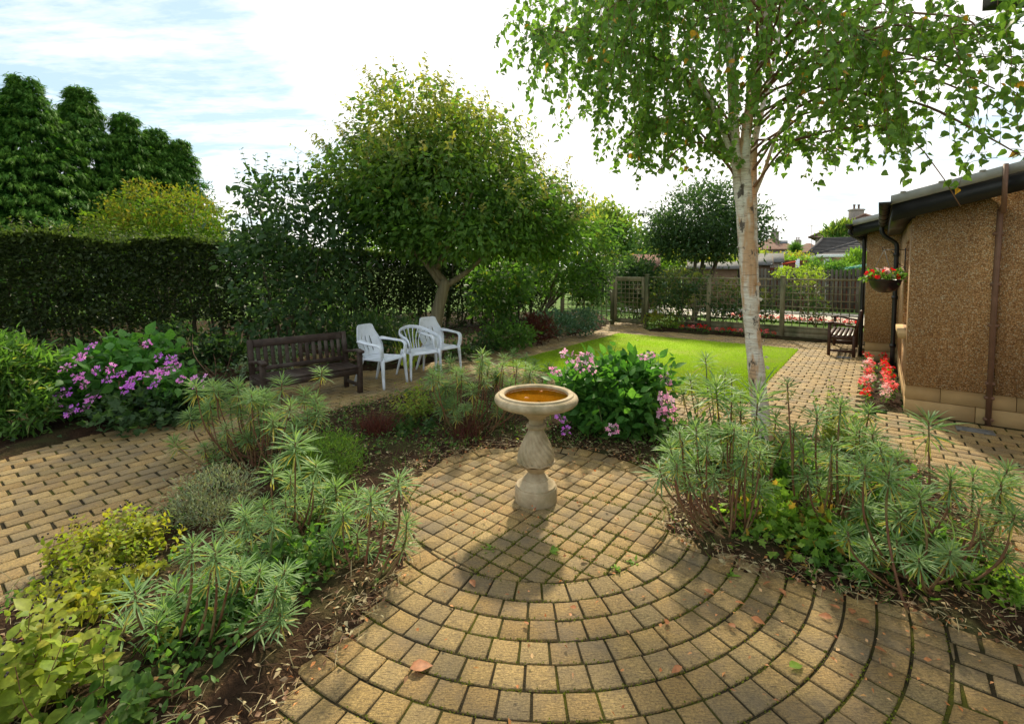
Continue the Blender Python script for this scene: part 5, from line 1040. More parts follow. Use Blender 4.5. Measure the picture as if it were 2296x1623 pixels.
bush('wild_strawberry', 'spreading yellow-green lobed leaves in the middle of the right bed', 'ground cover', base_px(1790, 1220), [(1760, 1190, 3.0, 110, 40), (1840, 1220, 2.9, 90, 40), (1700, 1170, 3.1, 60, 35), (1760, 1130, 3.2, 70, 40)], 'l_lime', 210, 7, .07, .05, .05, LOBED, flat=1.5, stems=(10, 'greenstem', .003), tint=lambda p, o: (rng.random(len(p)) < .12) * .7)
bush('low_foliage', 'dark low foliage in front of the right bed under the spurges', 'ground cover', base_px(1960, 1290), [(1950, 1270, 2.75, 110, 30), (1850, 1280, 2.7, 70, 26), (2000, 1210, 2.9, 90, 40)], 'l_mid', 170, 8, .06, .055, .045, LOBED, flat=1.3, stems=(8, 'greenstem', .003))
bush('undergrowth', 'dark leafy undergrowth between the birch and the pink hydrangea', 'ground cover', base_px(1590, 1010), [(1570, 990, 4.4, 100, 30), (1680, 1030, 4.0, 90, 40), (1800, 1060, 3.8, 100, 40), (1950, 1080, 3.5, 90, 40)], 'l_mid', 330, 8, .07, .055, .03, OVATE, flat=1., stems=(10, 'greenstem', .003), tint=lm)
# rows of begonias
def begonia(col):
    t = thing('begonia', 'x', 'begonia', (0, 0, 0)); mb = MB(); p, o = blob_points([(A([0, 0, .09]), A([.085, .085, .07]))], 26, 1, .01, .5); leaves(mb, p, o, OVATE, .045, .036, flat=1.2); mb.build('foliage', M['l_mid'], t, tint=True)
    mb = MB(); p, o = blob_points([(A([0, 0, .135]), A([.07, .07, .085]))], 44, 1, .014, .7, -.15); scatter(mb, PETAL4, p, unit(rng.normal(size=p.shape)), unit(o + A([0, 0, .7])), .04, .04); mb.build('blossoms', M[col], t, tint=True); return t
BG = {c: begonia(c) for c in ('f_red', 'f_coral', 'f_blush')}; used = set()
def plant(col, p, label, group):
    o = BG[col] if col not in used else copy_tree(BG[col]); used.add(col); o.location = tuple(p); o.rotation_euler = (0, 0, rng.random() * 6.28); s_ = rng.uniform(.6, 1.0) * (1.35 if group.startswith('begonias behind') else 1.); o.scale = (s_,) * 3; tag(o, label, 'begonia', group)
nm = dict(f_red='red', f_coral='coral pink', f_blush='pale pink')
for k, (b, seq) in enumerate(((.36, 'rrbrcbrcrbbcrr'), (.15, 'rrrrrrrrcrccbcbb'))):
    for i, ch in enumerate(seq):
        a = 3.45 - i * (3.2 / (len(seq) - 1)); col = dict(r='f_red', c='f_coral', b='f_blush')[ch]
        plant(col, P(a + rng.normal(0, .03), b + rng.normal(0, .02), .02), nm[col] + (' begonia in the row next to the paving, right of the lawn' if k == 0 else ' begonia in the row close to the house wall'), 'begonias in two rows along the house wall')
for i in range(16):
    b = 4.45 - i * .145; col = ('f_red', 'f_red', 'f_coral', 'f_red')[i % 4]; plant(col, P(TA - .32 + rng.normal(0, .06), b, .03), nm[col] + ' begonia at the foot of the trellis behind the lawn', 'begonias at the foot of the trellis')
RB0, RB1 = onab(1635, a=TA + 3.6, y=715)[1], onab(1925, a=TA + 3.6, y=715)[1]
for i in range(28):
    b = RB0 + (RB1 - RB0) * i / 27.; col = ('f_red', 'f_coral', 'f_red')[i % 3]; plant(col, P(TA + 3.6 + rng.normal(0, .08), b, -.02), nm[col] + ' begonia seen through the trellis near the small bench', 'begonias behind the trellis')
# shrubs on and behind the trellis
bush('trellis_shrub', 'small yellow-green shrub at the foot of the trellis right of the gate', 'shrub', P(TA - .3, 5.0), [(1485, 722, 13.6, 36, 20)], 'l_lime', 60, 14, .1, .08, .04, LEAF4, tint=up_t)
bush('red_maple', 'bushy reddish green maple growing over the top of the trellis', 'shrub', P(TA + .5, 4.4), [(1530, 632, 13.4, 60, 26), (1500, 660, 13.4, 45, 26)], 'l_dark', 130, 16, .12, .09, .05, LEAF4, tint=lambda p, o: up_t(p, o) * .8)
bush('rose_bush', 'sunlit leafy bush behind the middle trellis panel', 'shrub', P(TA + .6, 3.0), [(1630, 672, 12.9, 54, 42), (1715, 690, 12.8, 26, 34)], 'l_dark', 110, 14, .12, .09, .05, LEAF4, tint=up_t)  # upward leaves tinted paler, standing in for glints
bush('sparse_shrub', 'loose sunlit shrub behind the right-hand trellis panel', 'shrub', P(TA + .9, 1.4), [(1800, 665, 12.4, 42, 34), (1785, 648, 12.4, 34, 24), (1830, 690, 12.2, 30, 30)], 'l_dark', 70, 12, .12, .08, .04, LEAF4, tint=up_t)  # glints put into the tint of the upper leaves
bush('yellow_shrub', 'yellow-green shrub rising in front of the dark picket fence', 'shrub', P(11, 2.2), [(1765, 612, 16, 32, 10), (1825, 606, 16, 32, 11), (1800, 624, 16, 44, 11)], 'l_yellow', 62, 12, .08, .09, .045, LEAF4, up=.4)
bush('garden_shrub', 'shaded bush behind the trellis left of the red-tinged maple', 'shrub', P(TA + 1.2, 5.2), [(1430, 690, 15, 60, 40), (1560, 700, 15, 60, 40)], 'l_dark', 130, 14, .15, .10, .05, LEAF4, tint=up_t)
mb = MB(); mb.add(A([P(TA + 4.4, -2, -.02), P(PA - .1, -2, -.02), P(PA - .1, 9, -.02), P(TA + 4.4, 9, -.02)]), [0, 3, 2, 1]); tag(mb.build('rear_path', M['concrete']), kind='structure')

# ------------------------------------------------------------------ BEYOND THE GARDEN

pf = thing('picket_fence', 'dark weathered picket fence behind the trellis', 'fence', P(PA, 3))
mb = MB(); b = -2.5
while b < 13:
    w = rng.uniform(.085, .10); h = 1.62 + rng.normal(0, .02); z0 = .02
    prism(mb, [(0, z0), (w, z0), (w, h - .03), (w * .5, h + .01), (0, h - .03)], P(PA - .01 - .02 * (rng.random() < .5), b, 0), VV, ZZ, U, .018); b += w + rng.uniform(.018, .05)
mb.build('pickets', M['picket'], pf)
mb = MB()
for z in (.35, .9, 1.35): cbox(mb, P(PA + .05, 5.2, z), (.04, 15.6, .08), FR, .004)
mb.build('rails', M['picket'], pf)
for i in range(7): mb = MB(); cbox(mb, P(PA + .10, -2 + i * 2.4, .78), (.10, .10, 1.62), FR, .006); mb.build('post', M['picket'], pf)
class Face:
    """a facade plane D metres off that looks back towards the garden"""
    def __init__(s, x, D):
        r = ray(x, 640); s.ey = unit(A([r[0], r[1], 0])); s.ex = A([s.ey[1], -s.ey[0], 0]); s.D = D
    def __call__(s, x, y): r = ray(x, y); return CAM + r * (s.D / (r @ s.ey))
    def base(s, x): return s(x, 640) * A([1, 1, 0])
def shed(name, label, x0, x1, ye, yr, D, depth, wallm, roofm):
    """shed with a ridge along its length: eave and ridge heights from the picture rows ye, yr"""
    fc = Face((x0 + x1) / 2, D); p0, p1 = fc(x0, ye), fc(x1, ye); zr = fc(x0, yr)[2] + .1; ze = p0[2]; ex, ey = fc.ex, fc.ey; L = (p1 - p0) @ ex; o = p0 * A([1, 1, 0]); t = thing(name, label, 'shed', o + ex * L / 2 - ZZ * .09)
    mb = MB(); prism(mb, [(.08, -.09), (depth - .08, -.09), (depth - .08, ze - .04), (depth / 2, zr - .05), (.08, ze - .04)], o + ex * .1, ey, ZZ, ex, L - .2); mb.build('wall', M[wallm], t)
    mb = MB()
    for s in (0, 1):
        pl = [(-.06, ze - .03), (depth / 2, zr), (depth / 2, zr + .05), (-.06, ze + .02)]; pl = [(depth - u_, v_) for u_, v_ in pl] if s else pl
        prism(mb, pl, o, ey, ZZ, ex, L)
    mb.build('roof', M[roofm], t)
    mb = MB()
    for k in (-.024, L + .002):
        for s in (0, 1):
            pl = [(-.08, ze - .10), (depth / 2, zr - .06), (depth / 2, zr + .055), (-.08, ze + .02)]; pl = [(depth - u_, v_) for u_, v_ in pl] if s else pl
            prism(mb, pl, o + ex * k, ey, ZZ, ex, .022)
    mb.build('bargeboard', M['shedwood'], t); return t
shed('garden_shed', 'grey felt-roofed shed just right of the birch trunk beyond the picket fence', 1655, 1733, 594, 581, 24, 2.4, 'shedwood', 'shed')
shed('garden_shed', 'long low shed with pale grey roof behind the dark tree', 1540, 1660, 602, 595, 22, 2.0, 'shedwood', 'shed')
shed('garden_shed', 'larger pale shed right of the birch trunk, behind the low grey one', 1660, 1758, 588, 574, 27, 2.8, 'greyrender', 'shed')
shed('garden_shed', 'small brown shed with a sunlit roof left of the dark tree', 1418, 1480, 598, 577, 21, 2.2, 'shedwood', 'tile_brown')
# red-brown boundary boards with white concrete posts
rf = thing('board_fence', 'red-brown board fence with white posts below the grey bungalow roof', 'fence', W(1760, 620, 25) * A([1, 1, 0]))
for x0, x1, y in ((1690, 1752, 600), (1752, 1790, 584), (1790, 1835, 584), (1752, 1850, 600), (1850, 1960, 600)):
    fc = Face(1775, 29 if y < 590 else 25); p0, p1 = fc(x0, y), fc(x1, y); o_ = p0 * A([1, 1, 0]); L = (p1 - p0) @ fc.ex; h = p0[2]; mb = MB(); Mx = A([fc.ex, fc.ey, ZZ]).T
    cbox(mb, o_ + fc.ex * L / 2 + ZZ * (h - .1) / 2, (L - .12, .05, h + .1), Mx, .004)
    for i in range(10): cbox(mb, o_ + fc.ex * L / 2 - fc.ey * .03 + ZZ * h * (i + .5) / 10, (L - .14, .02, h / 10 - .02), Mx, .003)
    mb.build('board_panel', M['redfence'], rf); mb = MB(); cbox(mb, o_ + ZZ * h / 2, (.12, .12, h + .15), Mx, .008); mb.build('post', M['white'], rf)
def hip(o, ex, ey, L, Dp, z0, z1, inset, mt, t, ov=.3, name='roof', rows=0):
    a = A([[-ov, -ov, z0], [L + ov, -ov, z0], [L + ov, Dp + ov, z0], [-ov, Dp + ov, z0], [inset, Dp / 2, z1], [L - inset, Dp / 2, z1]]); V = o + a[:, :1] * ex + a[:, 1:2] * ey + a[:, 2:] * ZZ; m = MB()
    m.add(V, [[0, 1, 5, 4], [2, 3, 4, 5]], [[3, 0, 4], [1, 2, 5]]); m.add(V[:4] + A([0, 0, -.12]), [0, 3, 2, 1]); i = np.arange(4); m.add(np.concatenate([V[:4], V[:4] + A([0, 0, -.12])]), np.stack([i, 4 + i, 4 + (i + 1) % 4, (i + 1) % 4], 1))
    if rows:                                                      # courses of tiles standing proud
        for k in range(1, rows):
            f = k / rows; l = V[0] * (1 - f) + V[4] * f; r = V[1] * (1 - f) + V[5] * f; tube(m, [l + A([0, -.02, .02]), r + A([0, -.02, .02])], .035, 5)
        for i0, i1 in ((0, 4), (1, 5), (4, 5)): tube(m, [V[i0], V[i1]], .11, 6)
    return m.build(name, M[mt], t)
def wall_box(o, ex, ey, L, Dp, z0, z1, mt, t): m = MB(); prism(m, [(0, 0), (L, 0), (L, Dp), (0, Dp)], o + ZZ * z0, ex, ey, ZZ, z1 - z0); return m.build('wall', M[mt], t)
def chimney(c, w, h, t, roofo, pots=2):
    m = MB(); cbox(m, c + A([0, 0, h / 2]), (w, w * .7, h), None, .03); cbox(m, c + A([0, 0, h - .12]), (w + .14, w * .7 + .14, .16), None, .02)
    o = m.build('chimney', M['greyrender'], roofo)
    m = MB()
    for i in range(pots): lathe(m, [(.11, 0), (.09, .2), (.11, .42), (.13, .45), (.13, .5), (.08, .5)], c + A([(i - (pots - 1) / 2) * .42 * w, 0, h]), 10)
    m.build('chimney_pot', M['tile_brown'], o)
# semi with hipped brown roof
def at(x, y, D): return W(x, y, D)
def window(fc, x0, x1, y0, y1, t, mull=3, off=0.):
    p0, p1 = fc(x0, y1), fc(x1, y0); w, h = (p1 - p0) @ fc.ex, p1[2] - p0[2]; c = (p0 + p1) / 2 + fc.ey * (off - .05); m = MB(); f = .10; Mx = A([fc.ex, fc.ey, ZZ]).T
    for sg in (1, -1): cbox(m, c + ZZ * sg * (h / 2 - f / 2), (w, .1, f), Mx, .01)
    for i in range(mull + 1): cbox(m, c + fc.ex * (-w / 2 + f / 2 + (w - f) * i / mull) - fc.ey * .003, (f, .1, h - 2 * f), Mx, .01)
    cbox(m, c + ZZ * h * .18 - fc.ey * .004, (w - 2 * f, .08, .06), Mx, .01)
    o = m.build('window', M['white'], t); m = MB(); cbox(m, c + fc.ey * .03, (w - .1, .02, h - .1), Mx, .004); m.build('pane', M['glass'], o)
fc = Face(1738, 80)
h1 = thing('house', 'house with hipped brown tiled roof, chimney and white windows right of the birch trunk', 'house', fc.base(1738))
l, r = fc(1660, 560), fc(1800, 560); zr = fc(1738, 530)[2]; L = (r - l) @ fc.ex; wo = l * A([1, 1, 0]) + fc.ex * .5
wall_box(wo, fc.ex, fc.ey, L - 1., 7.5, -.1, l[2] - .02, 'greyrender', h1); ro = hip(wo, fc.ex, fc.ey, L - 1., 7.5, l[2], zr, 3.6, 'tile_brown', h1, .5)
chimney(fc(1737, 531) + fc.ey * 3.6 - ZZ * .5, .95, 1.5, h1, ro)
window(fc, 1699, 1727, 564, 578, h1, 4); window(fc, 1748, 1777, 564, 576, h1, 4)
m = MB(); c = fc(1758, 541) + fc.ey * 1.9 - ZZ * .05; cbox(m, c, (1., 1., .14), A([fc.ex, fc.ey, ZZ]).T @ rot(.5), .02); m.build('skylight', M['glass'], ro)
fc = Face(1805, 100); h2 = thing('house', 'far small brown-roofed house peeping out right of the cabbage palm', 'house', fc.base(1805))
l, r = fc(1775, 566), fc(1850, 566); L = (r - l) @ fc.ex; wo = l * A([1, 1, 0]); wall_box(wo, fc.ex, fc.ey, L, 7, -.1, l[2] - .02, 'greyrender', h2); ro = hip(wo, fc.ex, fc.ey, L, 7, l[2], fc(1800, 544)[2], 2.2, 'tile_brown', h2, .4); chimney(fc(1788, 546) + fc.ey * 3.4 - ZZ * .5, .9, 1.3, h2, ro)
# bungalow with grey concrete tiles
fc = Face(1880, 38); h3 = thing('house', 'bungalow with ribbed dark grey tiled roof and peach walls beyond the fences', 'house', fc.base(1890))
l, r = fc(1811, 571), fc(2010, 571); L = (r - l) @ fc.ex; wo = l * A([1, 1, 0]) + fc.ex * .35
wall_box(wo, fc.ex, fc.ey, L - .7, 6, -.1, l[2] - .14, 'peach', h3); ro = hip(wo, fc.ex, fc.ey, L - .7, 6, l[2], fc(1850, 533)[2] + .05, .35, 'tile_dark', h3, .35, rows=11)
wo2 = fc.base(1842) - fc.ey * 1.6; L2 = 7.; wall_box(wo2, fc.ex, fc.ey, L2, 1.9, -.1, l[2] - .16, 'peach', h3)
m = MB(); z0 = l[2] - .03; V = A([wo2 + fc.ex * a + fc.ey * b + ZZ * (z0 + c) for a, b, c in ((-.35, -.3, 0), (L2 + .3, -.3, 0), (L2 + .3, 3.4, 1.22), (2.9, 3.4, 1.22), (-.35, 1.6, .06))]); m.add(V, [[0, 1, 2, 3]], [[0, 3, 4]])
for k in range(1, 10): f = k / 10; tube(m, [V[0] * (1 - f) + V[3] * f + A([0, 0, .02]), V[1] * (1 - f) + V[2] * f + A([0, 0, .02])], .03, 5)
tube(m, [V[0], V[3]], .09, 6); m.build('porch_roof', M['tile_dark'], h3)
m = MB(); Mx = A([fc.ex, fc.ey, ZZ]).T; cbox(m, wo2 + fc.ex * L2 / 2 - fc.ey * .33 + ZZ * (z0 - .10), (L2 + .6, .05, .18), Mx, .01); cbox(m, wo + fc.ex * .3 - fc.ey * .37 + ZZ * (l[2] - .15), (1.5, .05, .17), Mx, .01); m.build('fascia', M['white'], h3)
window(fc, 1848, 1866, 580, 594, h3, 1, -1.6)
# tall house with the sunlit panels
fc = Face(1935, 62); h4 = thing('house', 'tall brown-roofed house with solar panels and a big chimney behind the grey bungalow', 'house', fc.base(1935))
pe, pt = fc(1813, 533), fc(1940, 476); ze, zt = pe[2], pt[2]; hw = (pt - pe) @ fc.ex; wid = 2 * hw; o_ = pe * A([1, 1, 0]); q3 = lambda a, b, z: o_ + fc.ex * a + fc.ey * b + ZZ * z
wall_box(q3(.6, .4, 0), fc.ex, fc.ey, wid - 1.2, 10, -.1, ze - .02, 'greyrender', h4)
V = A([q3(0, 0, ze), q3(wid, 0, ze), q3(wid, 11, ze), q3(0, 11, ze), q3(hw, 2.6, zt), q3(hw, 8.5, zt)]); m = MB(); m.add(V, [[1, 2, 5, 4], [3, 0, 4, 5]], [[0, 1, 4], [2, 3, 5]]); m.add(V[:4] - A([0, 0, .02]), [0, 3, 2, 1])
tube(m, [V[0], V[4]], .14, 6); tube(m, [V[1], V[4]], .14, 6); ro = m.build('roof', M['tile_brown'], h4)
e = unit(V[4] - V[0] - fc.ey * 2.6); nrm = unit(np.cross(fc.ey, e)); nrm = nrm if nrm[2] > 0 else -nrm; n_ = np.linalg.norm(V[4] - V[0] - fc.ey * 2.6)
for i in range(3): m = MB(); prism(m, [(0, 0), (.21 * n_, 0), (.21 * n_, 3.6), (0, 3.6)], q3(0, 2.7, ze) + e * n_ * (.2 + .235 * i) + nrm * .12, e, fc.ey, nrm, .06); m.build('solar_panel', M['panel'], ro)
chimney(fc(1918, 488) + fc.ey * 4.5 - ZZ * .6, 1.2, 1.9, h4, ro)
am = thing('aerial_mast', 'thin television aerial mast standing up left of the solar-panelled house', 'aerial', at(1821, 700, 55) * A([1, 1, 0]))
mb = MB(); tube(mb, [at(1821, 600, 55) * A([1, 1, 0]), at(1820, 504, 55)], .035, 5); c = at(1820, 506, 55); tube(mb, [c - A([.9, 0, 0]), c + A([.9, 0, 0])], .02, 4)
for i in range(7): q = c + A([-.75 + .25 * i, 0, 0]); tube(mb, [q - A([0, .3, .12]), q + A([0, .3, .12])], .012, 4)
mb.build('mast', M['greytrim'], am)
# cabbage palm, conifers
cb = thing('cabbage_palm', 'spiky round-headed cabbage palm in front of the hipped brown roof', 'palm', at(1783, 700, 60) * A([1, 1, 0])); c = at(1783, 557, 60)
mb = MB(); tube(mb, [c * A([1, 1, 0]), c], [.2, .15], 8); mb.build('trunk', M['bark'], cb); d = rnd_dir(420); mb = MB(); scatter(mb, BLADE, np.repeat(c[None], 420, 0), d + A([0, 0, .25]), rnd_dir(420), rng.uniform(.7, 1.25, 420), .09); mb.build('crown', M['l_mid'], cb, tint=True)
bush('golden_conifer', 'bright yellow-green bushy conifer near the hanging basket, above the fences', 'conifer', at(1925, 640, 21) * A([1, 1, 0]), [(1922, 592, 21, 20, 26), (1908, 600, 21, 14, 16)], 'l_lime', 80, 18, .11, .2, .04, LEAF4, up=1.6, spread=.4)
bush('conifer', 'feathery green conifer top in front of the solar panels, above the grey roof', 'conifer', at(1880, 640, 48) * A([1, 1, 0]), [(1888, 518, 48, 22, 14), (1872, 527, 48, 20, 8)], 'l_mid', 60, 18, .3, .5, .12, LEAF4, up=1.2, spread=.5, tint=up_t)
bush('low_conifer', 'spreading juniper along the fence below the peach bungalow', 'shrub', at(1870, 640, 20) * A([1, 1, 0]), [(1850, 600, 20, 40, 9), (1885, 603, 20, 35, 8)], 'l_mid', 90, 12, .12, .2, .05, LEAF4, up=.2)
bush('ivy_hedge', 'flowering creeper hedge topping the red-brown fence', 'hedge', at(1740, 640, 31) * A([1, 1, 0]), [(1720, 576, 31, 32, 6), (1780, 577, 31, 36, 6), (1705, 572, 31, 12, 9)], 'l_lime', 110, 14, .15, .16, .09, LEAF4, tint=up_t)
# washing lines
dl = thing('rotary_airer', 'rotary clothes airer with teal lines over the picket fence near the house wall', 'clothes airer', at(1905, 640, 20) * A([1, 1, 0]))
c = at(1895, 606, 20); mb = MB(); tube(mb, [c * A([1, 1, 0]), c], .025, 8)
ends = [at(1843, 595, 20), at(1945, 592, 20), c + A([.1, 1.1, .18]), c + A([-.15, -1.1, .15])]
for e in ends: tube(mb, [c + A([0, 0, -.05]), e], .014, 6)
mb.build('frame', M['greytrim'], dl); mb = MB()
for k in range(5):
    f = 1 - .13 * k; q = [c * (1 - f) + ends[i] * f for i in (0, 2, 1, 3, 0)]
    for p0, p1 in zip(q[:-1], q[1:]): tube(mb, spline([p0, (p0 + p1) / 2 - A([0, 0, .05]), p1], 4), .010, 4)
mb.build('line', M['teal'], dl)
wl = thing('washing_line', 'orange-red washing line slanting above the red-brown fence from a white post', 'washing line', at(1686, 640, 24) * A([1, 1, 0]))
mb = MB(); q0, q1 = at(1690, 599, 24), at(1786, 586, 24); tube(mb, spline([q0, (q0 + q1) / 2 - A([0, 0, .05]), q1], 5), .028, 5); mb.build('line', M['redline'], wl)
mb = MB(); q0 = at(1687, 596, 24); tube(mb, [q0 * A([1, 1, 0]), q0], .06, 8); cbox(mb, q0, (.16, .16, .05), None, .01); tube(mb, [q1 * A([1, 1, 0]), q1 + A([0, 0, .05])], .05, 8); mb.build('post', M['white'], wl)

# ------------------------------------------------------------------ HANGING BASKET
hc = P(ba, HB, 1.53); hb_ = thing('hanging_basket', 'black hanging basket of red petunias below a wire bracket on the house wall', 'hanging basket', hc)
mb = MB(); lathe(mb, [(.001, -.155), (.06, -.15), (.115, -.125), (.155, -.08), (.178, -.03), (.186, .012), (.194, .016), (.194, .03), (.178, .03), (.17, 0)], hc, 28); mb.build('bowl', M['black'], hb_, smooth=True)
mb = MB(); p, o = blob_points([(hc + A([0, 0, .08]), A([.21, .21, .085])), (hc + A([0, 0, .03]), A([.25, .25, .06]))], 90, 8, .03, .4, -.3); leaves(mb, p, o, OVATE, .05, .028, up=.2, tint=(rng.random(len(p)) < .1) * .6); mb.build('foliage', M['l_mid'], hb_, tint=True)
mb = MB(); hk = P(ba, HB + .02, 1.985)
for i in range(3): an = i * 2.094 + .4; tube(mb, [hk, hc + A([.18 * math.cos(an), .18 * math.sin(an), .03])], .0035, 4)
mb.build('chain', M['greytrim'], hb_)
p, o = blob_points([(hc + A([0, 0, .09]), A([.23, .23, .10]))], 30, 1, .01, .9, -.25)
for k in range(len(p)):
    m = MB(); f = frame(rng.normal(size=3), unit(o[k] + A([0, -.5, .4]))); V = [[0, 0, -.02]] + [[.036 * math.cos(a), .036 * math.sin(a), .006 * math.sin(a * 2.5)] for a in np.arange(10) * .6283]; m.add(A(V) @ A([f[:, 0], f[:, 1], f[:, 2]]) + p[k], [[0, 1 + i, 1 + (i + 1) % 10] for i in range(10)])
    m.build('flower', M['f_red' if rng.random() < .75 else 'f_blush'], hb_, smooth=True)

# ------------------------------------------------------------------ LITTER, MOSS, WEEDS
def in_poly_pts(poly, n, edge=None):
    lo, hi = A(poly).min(0), A(poly).max(0); out = []
    while sum(map(len, out)) < n:
        q = lo + (hi - lo) * rng.random((n * 3, 2)); k = inside(poly, q[:, 0], q[:, 1]) & (q[:, 1] > 1.4) & (np.abs(q[:, 0]) < 1.2 * q[:, 1] + .3)
        if edge is not None: k &= rng.random(len(q)) < np.exp(-edge_dist(poly, q[:, 0], q[:, 1]) / edge)
        out.append(q[k])
    return np.concatenate(out)[:n]
q = np.concatenate([in_poly_pts(BED, 10500, .35), in_poly_pts(BED, 5600)]); q += rng.normal(0, .03, q.shape); n = len(q); mb = MB()
for f0, f1, T, L, Wd in ((0, .72, STRAP, (.03, .10), .0035), (.72, 1, LEAF4, (.02, .045), .016)):
    i0, i1 = int(n * f0), int(n * f1); perm = rng.permutation(n)[i0:i1]; m_ = len(perm); pt = np.c_[q[perm], rng.uniform(.02, .055, m_)]; dd = rng.normal(size=(m_, 3)) * A([1, 1, .16]); scatter(mb, T, pt, dd, A([0, 0, 1.]) + rng.normal(0, .45, (m_, 3)), rng.uniform(*L, m_), Wd * rng.uniform(.6, 1.4, m_))
tag(mb.build('leaf_litter', M['straw']), 'dry straw-like leaves and twigs strewn over the bed soil', 'leaf litter', kind='stuff')
mb = MB(); q = np.concatenate([in_poly_pts(BED, 1600, .30), A(CIR) + rng.normal(0, .8, (300, 2)), A([1.6, 2.0]) + rng.normal(0, .6, (200, 2))]); q = q[(q[:, 1] > 1.4)] + rng.normal(0, .10, (1, 2)); n = len(q)
scatter(mb, LEAF4, np.c_[q, rng.uniform(.006, .05, n)], rng.normal(size=(n, 3)) * A([1, 1, .25]), A([0, 0, 1.]) + rng.normal(0, .5, (n, 3)), rng.uniform(.012, .034, n), rng.uniform(.008, .02, n))
tag(mb.build('dry_leaf_bits', M['dry']), 'small orange and brown dead leaf pieces over beds and setts', 'leaf litter', kind='stuff')
q = in_poly_pts(BED, 12000); k = (vnoise(q[:, 0], q[:, 1], 2.3) > .50) & (edge_dist(BED, q[:, 0], q[:, 1]) > .10); q = q[k]; n = len(q); mb = MB()
scatter(mb, OVATE, np.c_[q, rng.uniform(.02, .10, n)], rng.normal(size=(n, 3)) * A([1, 1, .5]) + A([0, 0, .3]), A([0, 0, 1.]) + rng.normal(0, .5, (n, 3)), rng.uniform(.016, .05, n), rng.uniform(.012, .026, n), (rng.random(n) < .08) * .6)
tag(mb.build('ground_weeds', M['l_mid'], tint=True), 'small green weeds and seedlings covering parts of the bed soil', 'weeds', kind='stuff')
q = in_poly_pts(BED, 3400); k = (q[:, 1] > 3.9) | (vnoise(q[:, 0], q[:, 1], 3.3, 5) > .6); q = q[k]; n = len(q); mb = MB()
scatter(mb, BLADE, np.c_[q, np.full(n, .02)], A([0, 0, 1.]) + rng.normal(0, .6, (n, 3)) * A([1, 1, .1]), rnd_dir(n), rng.uniform(.05, .17, n), .004); tag(mb.build('bed_grass', M['l_mid'], tint=True), 'thin wild grass blades among the bed plants', 'grass', kind='stuff')
q = in_poly_pts(LBED, 7000); q = q[q[:, 1] > 4]; n = len(q); mb = MB(); scatter(mb, LEAF4, np.c_[q, rng.uniform(.02, .14, n)], rnd_dir(n) * A([1, 1, .5]), A([0, 0, 1.]) + rng.normal(0, .5, (n, 3)), rng.uniform(.03, .08, n), rng.uniform(.02, .05, n)); tag(mb.build('border_weeds', M['l_dark'], tint=True), 'low dark weeds over the soil of the left border', 'weeds', kind='stuff')
# moss and seedlings in the joints of the patio
n = 90000; mb = MB(); rr_ = np.where(rng.random(n) < .35, R0 * np.sqrt(rng.random(n)), rng.uniform(R0, R1, n)); an = rng.uniform(-math.pi - .2, .2, n); q = CIR + (rr_[:, None] * np.c_[np.cos(an), np.sin(an)])
d = q - CIR; ri = np.hypot(d[:, 0], d[:, 1]); uu, vv_ = (d @ u2) / S - .35, (d @ v2) / S - .2; gin = np.minimum(np.abs(uu - np.round(uu)), np.abs(vv_ - np.round(vv_))) * S < .009
kk = (ri - R0 - .153) / RINGW; gr = np.abs(kk - np.round(kk)) * RINGW < .009
k = np.where(ri < R0, gin, gr) & (vnoise(q[:, 0], q[:, 1], 3, 9) > .34) & (q[:, 1] > 1.5); q = q[k]; n = len(q)
scatter(mb, LEAF4, np.c_[q, rng.uniform(-.010, .004, n)], A([0, 0, .6]) + rng.normal(0, .7, (n, 3)) * A([1, 1, .3]), A([0, 0, 1.]) + rng.normal(0, .6, (n, 3)), rng.uniform(.006, .013, n), rng.uniform(.005, .010, n)); tag(mb.build('joint_moss', M['l_moss'], tint=True), 'bright moss growing in the joints of the patio setts', 'moss', kind='stuff')
for x, y, s_ in ((1240, 1240, .05), (1418, 1262, .04), (1382, 1275, .04), (1100, 1232, .045), (1640, 1290, .05)):
    p = G(x, y, .0); t = thing('seedling', 'x', 'weed', p, 0, 'seedlings in the patio joints'); mb = MB(); scatter(mb, OVATE, np.repeat(p[None], 9, 0) + rng.normal(0, .012, (9, 3)) * A([1, 1, 0]), rnd_dir(9) * A([1, 1, .3]) + A([0, 0, .5]), A([0, 0, 1.]), rng.uniform(.5, 1, 9) * s_, s_ * .45); mb.build('foliage', M['l_lime'], t, tint=True); tag(t, 'small green seedling growing in a joint of the patio')
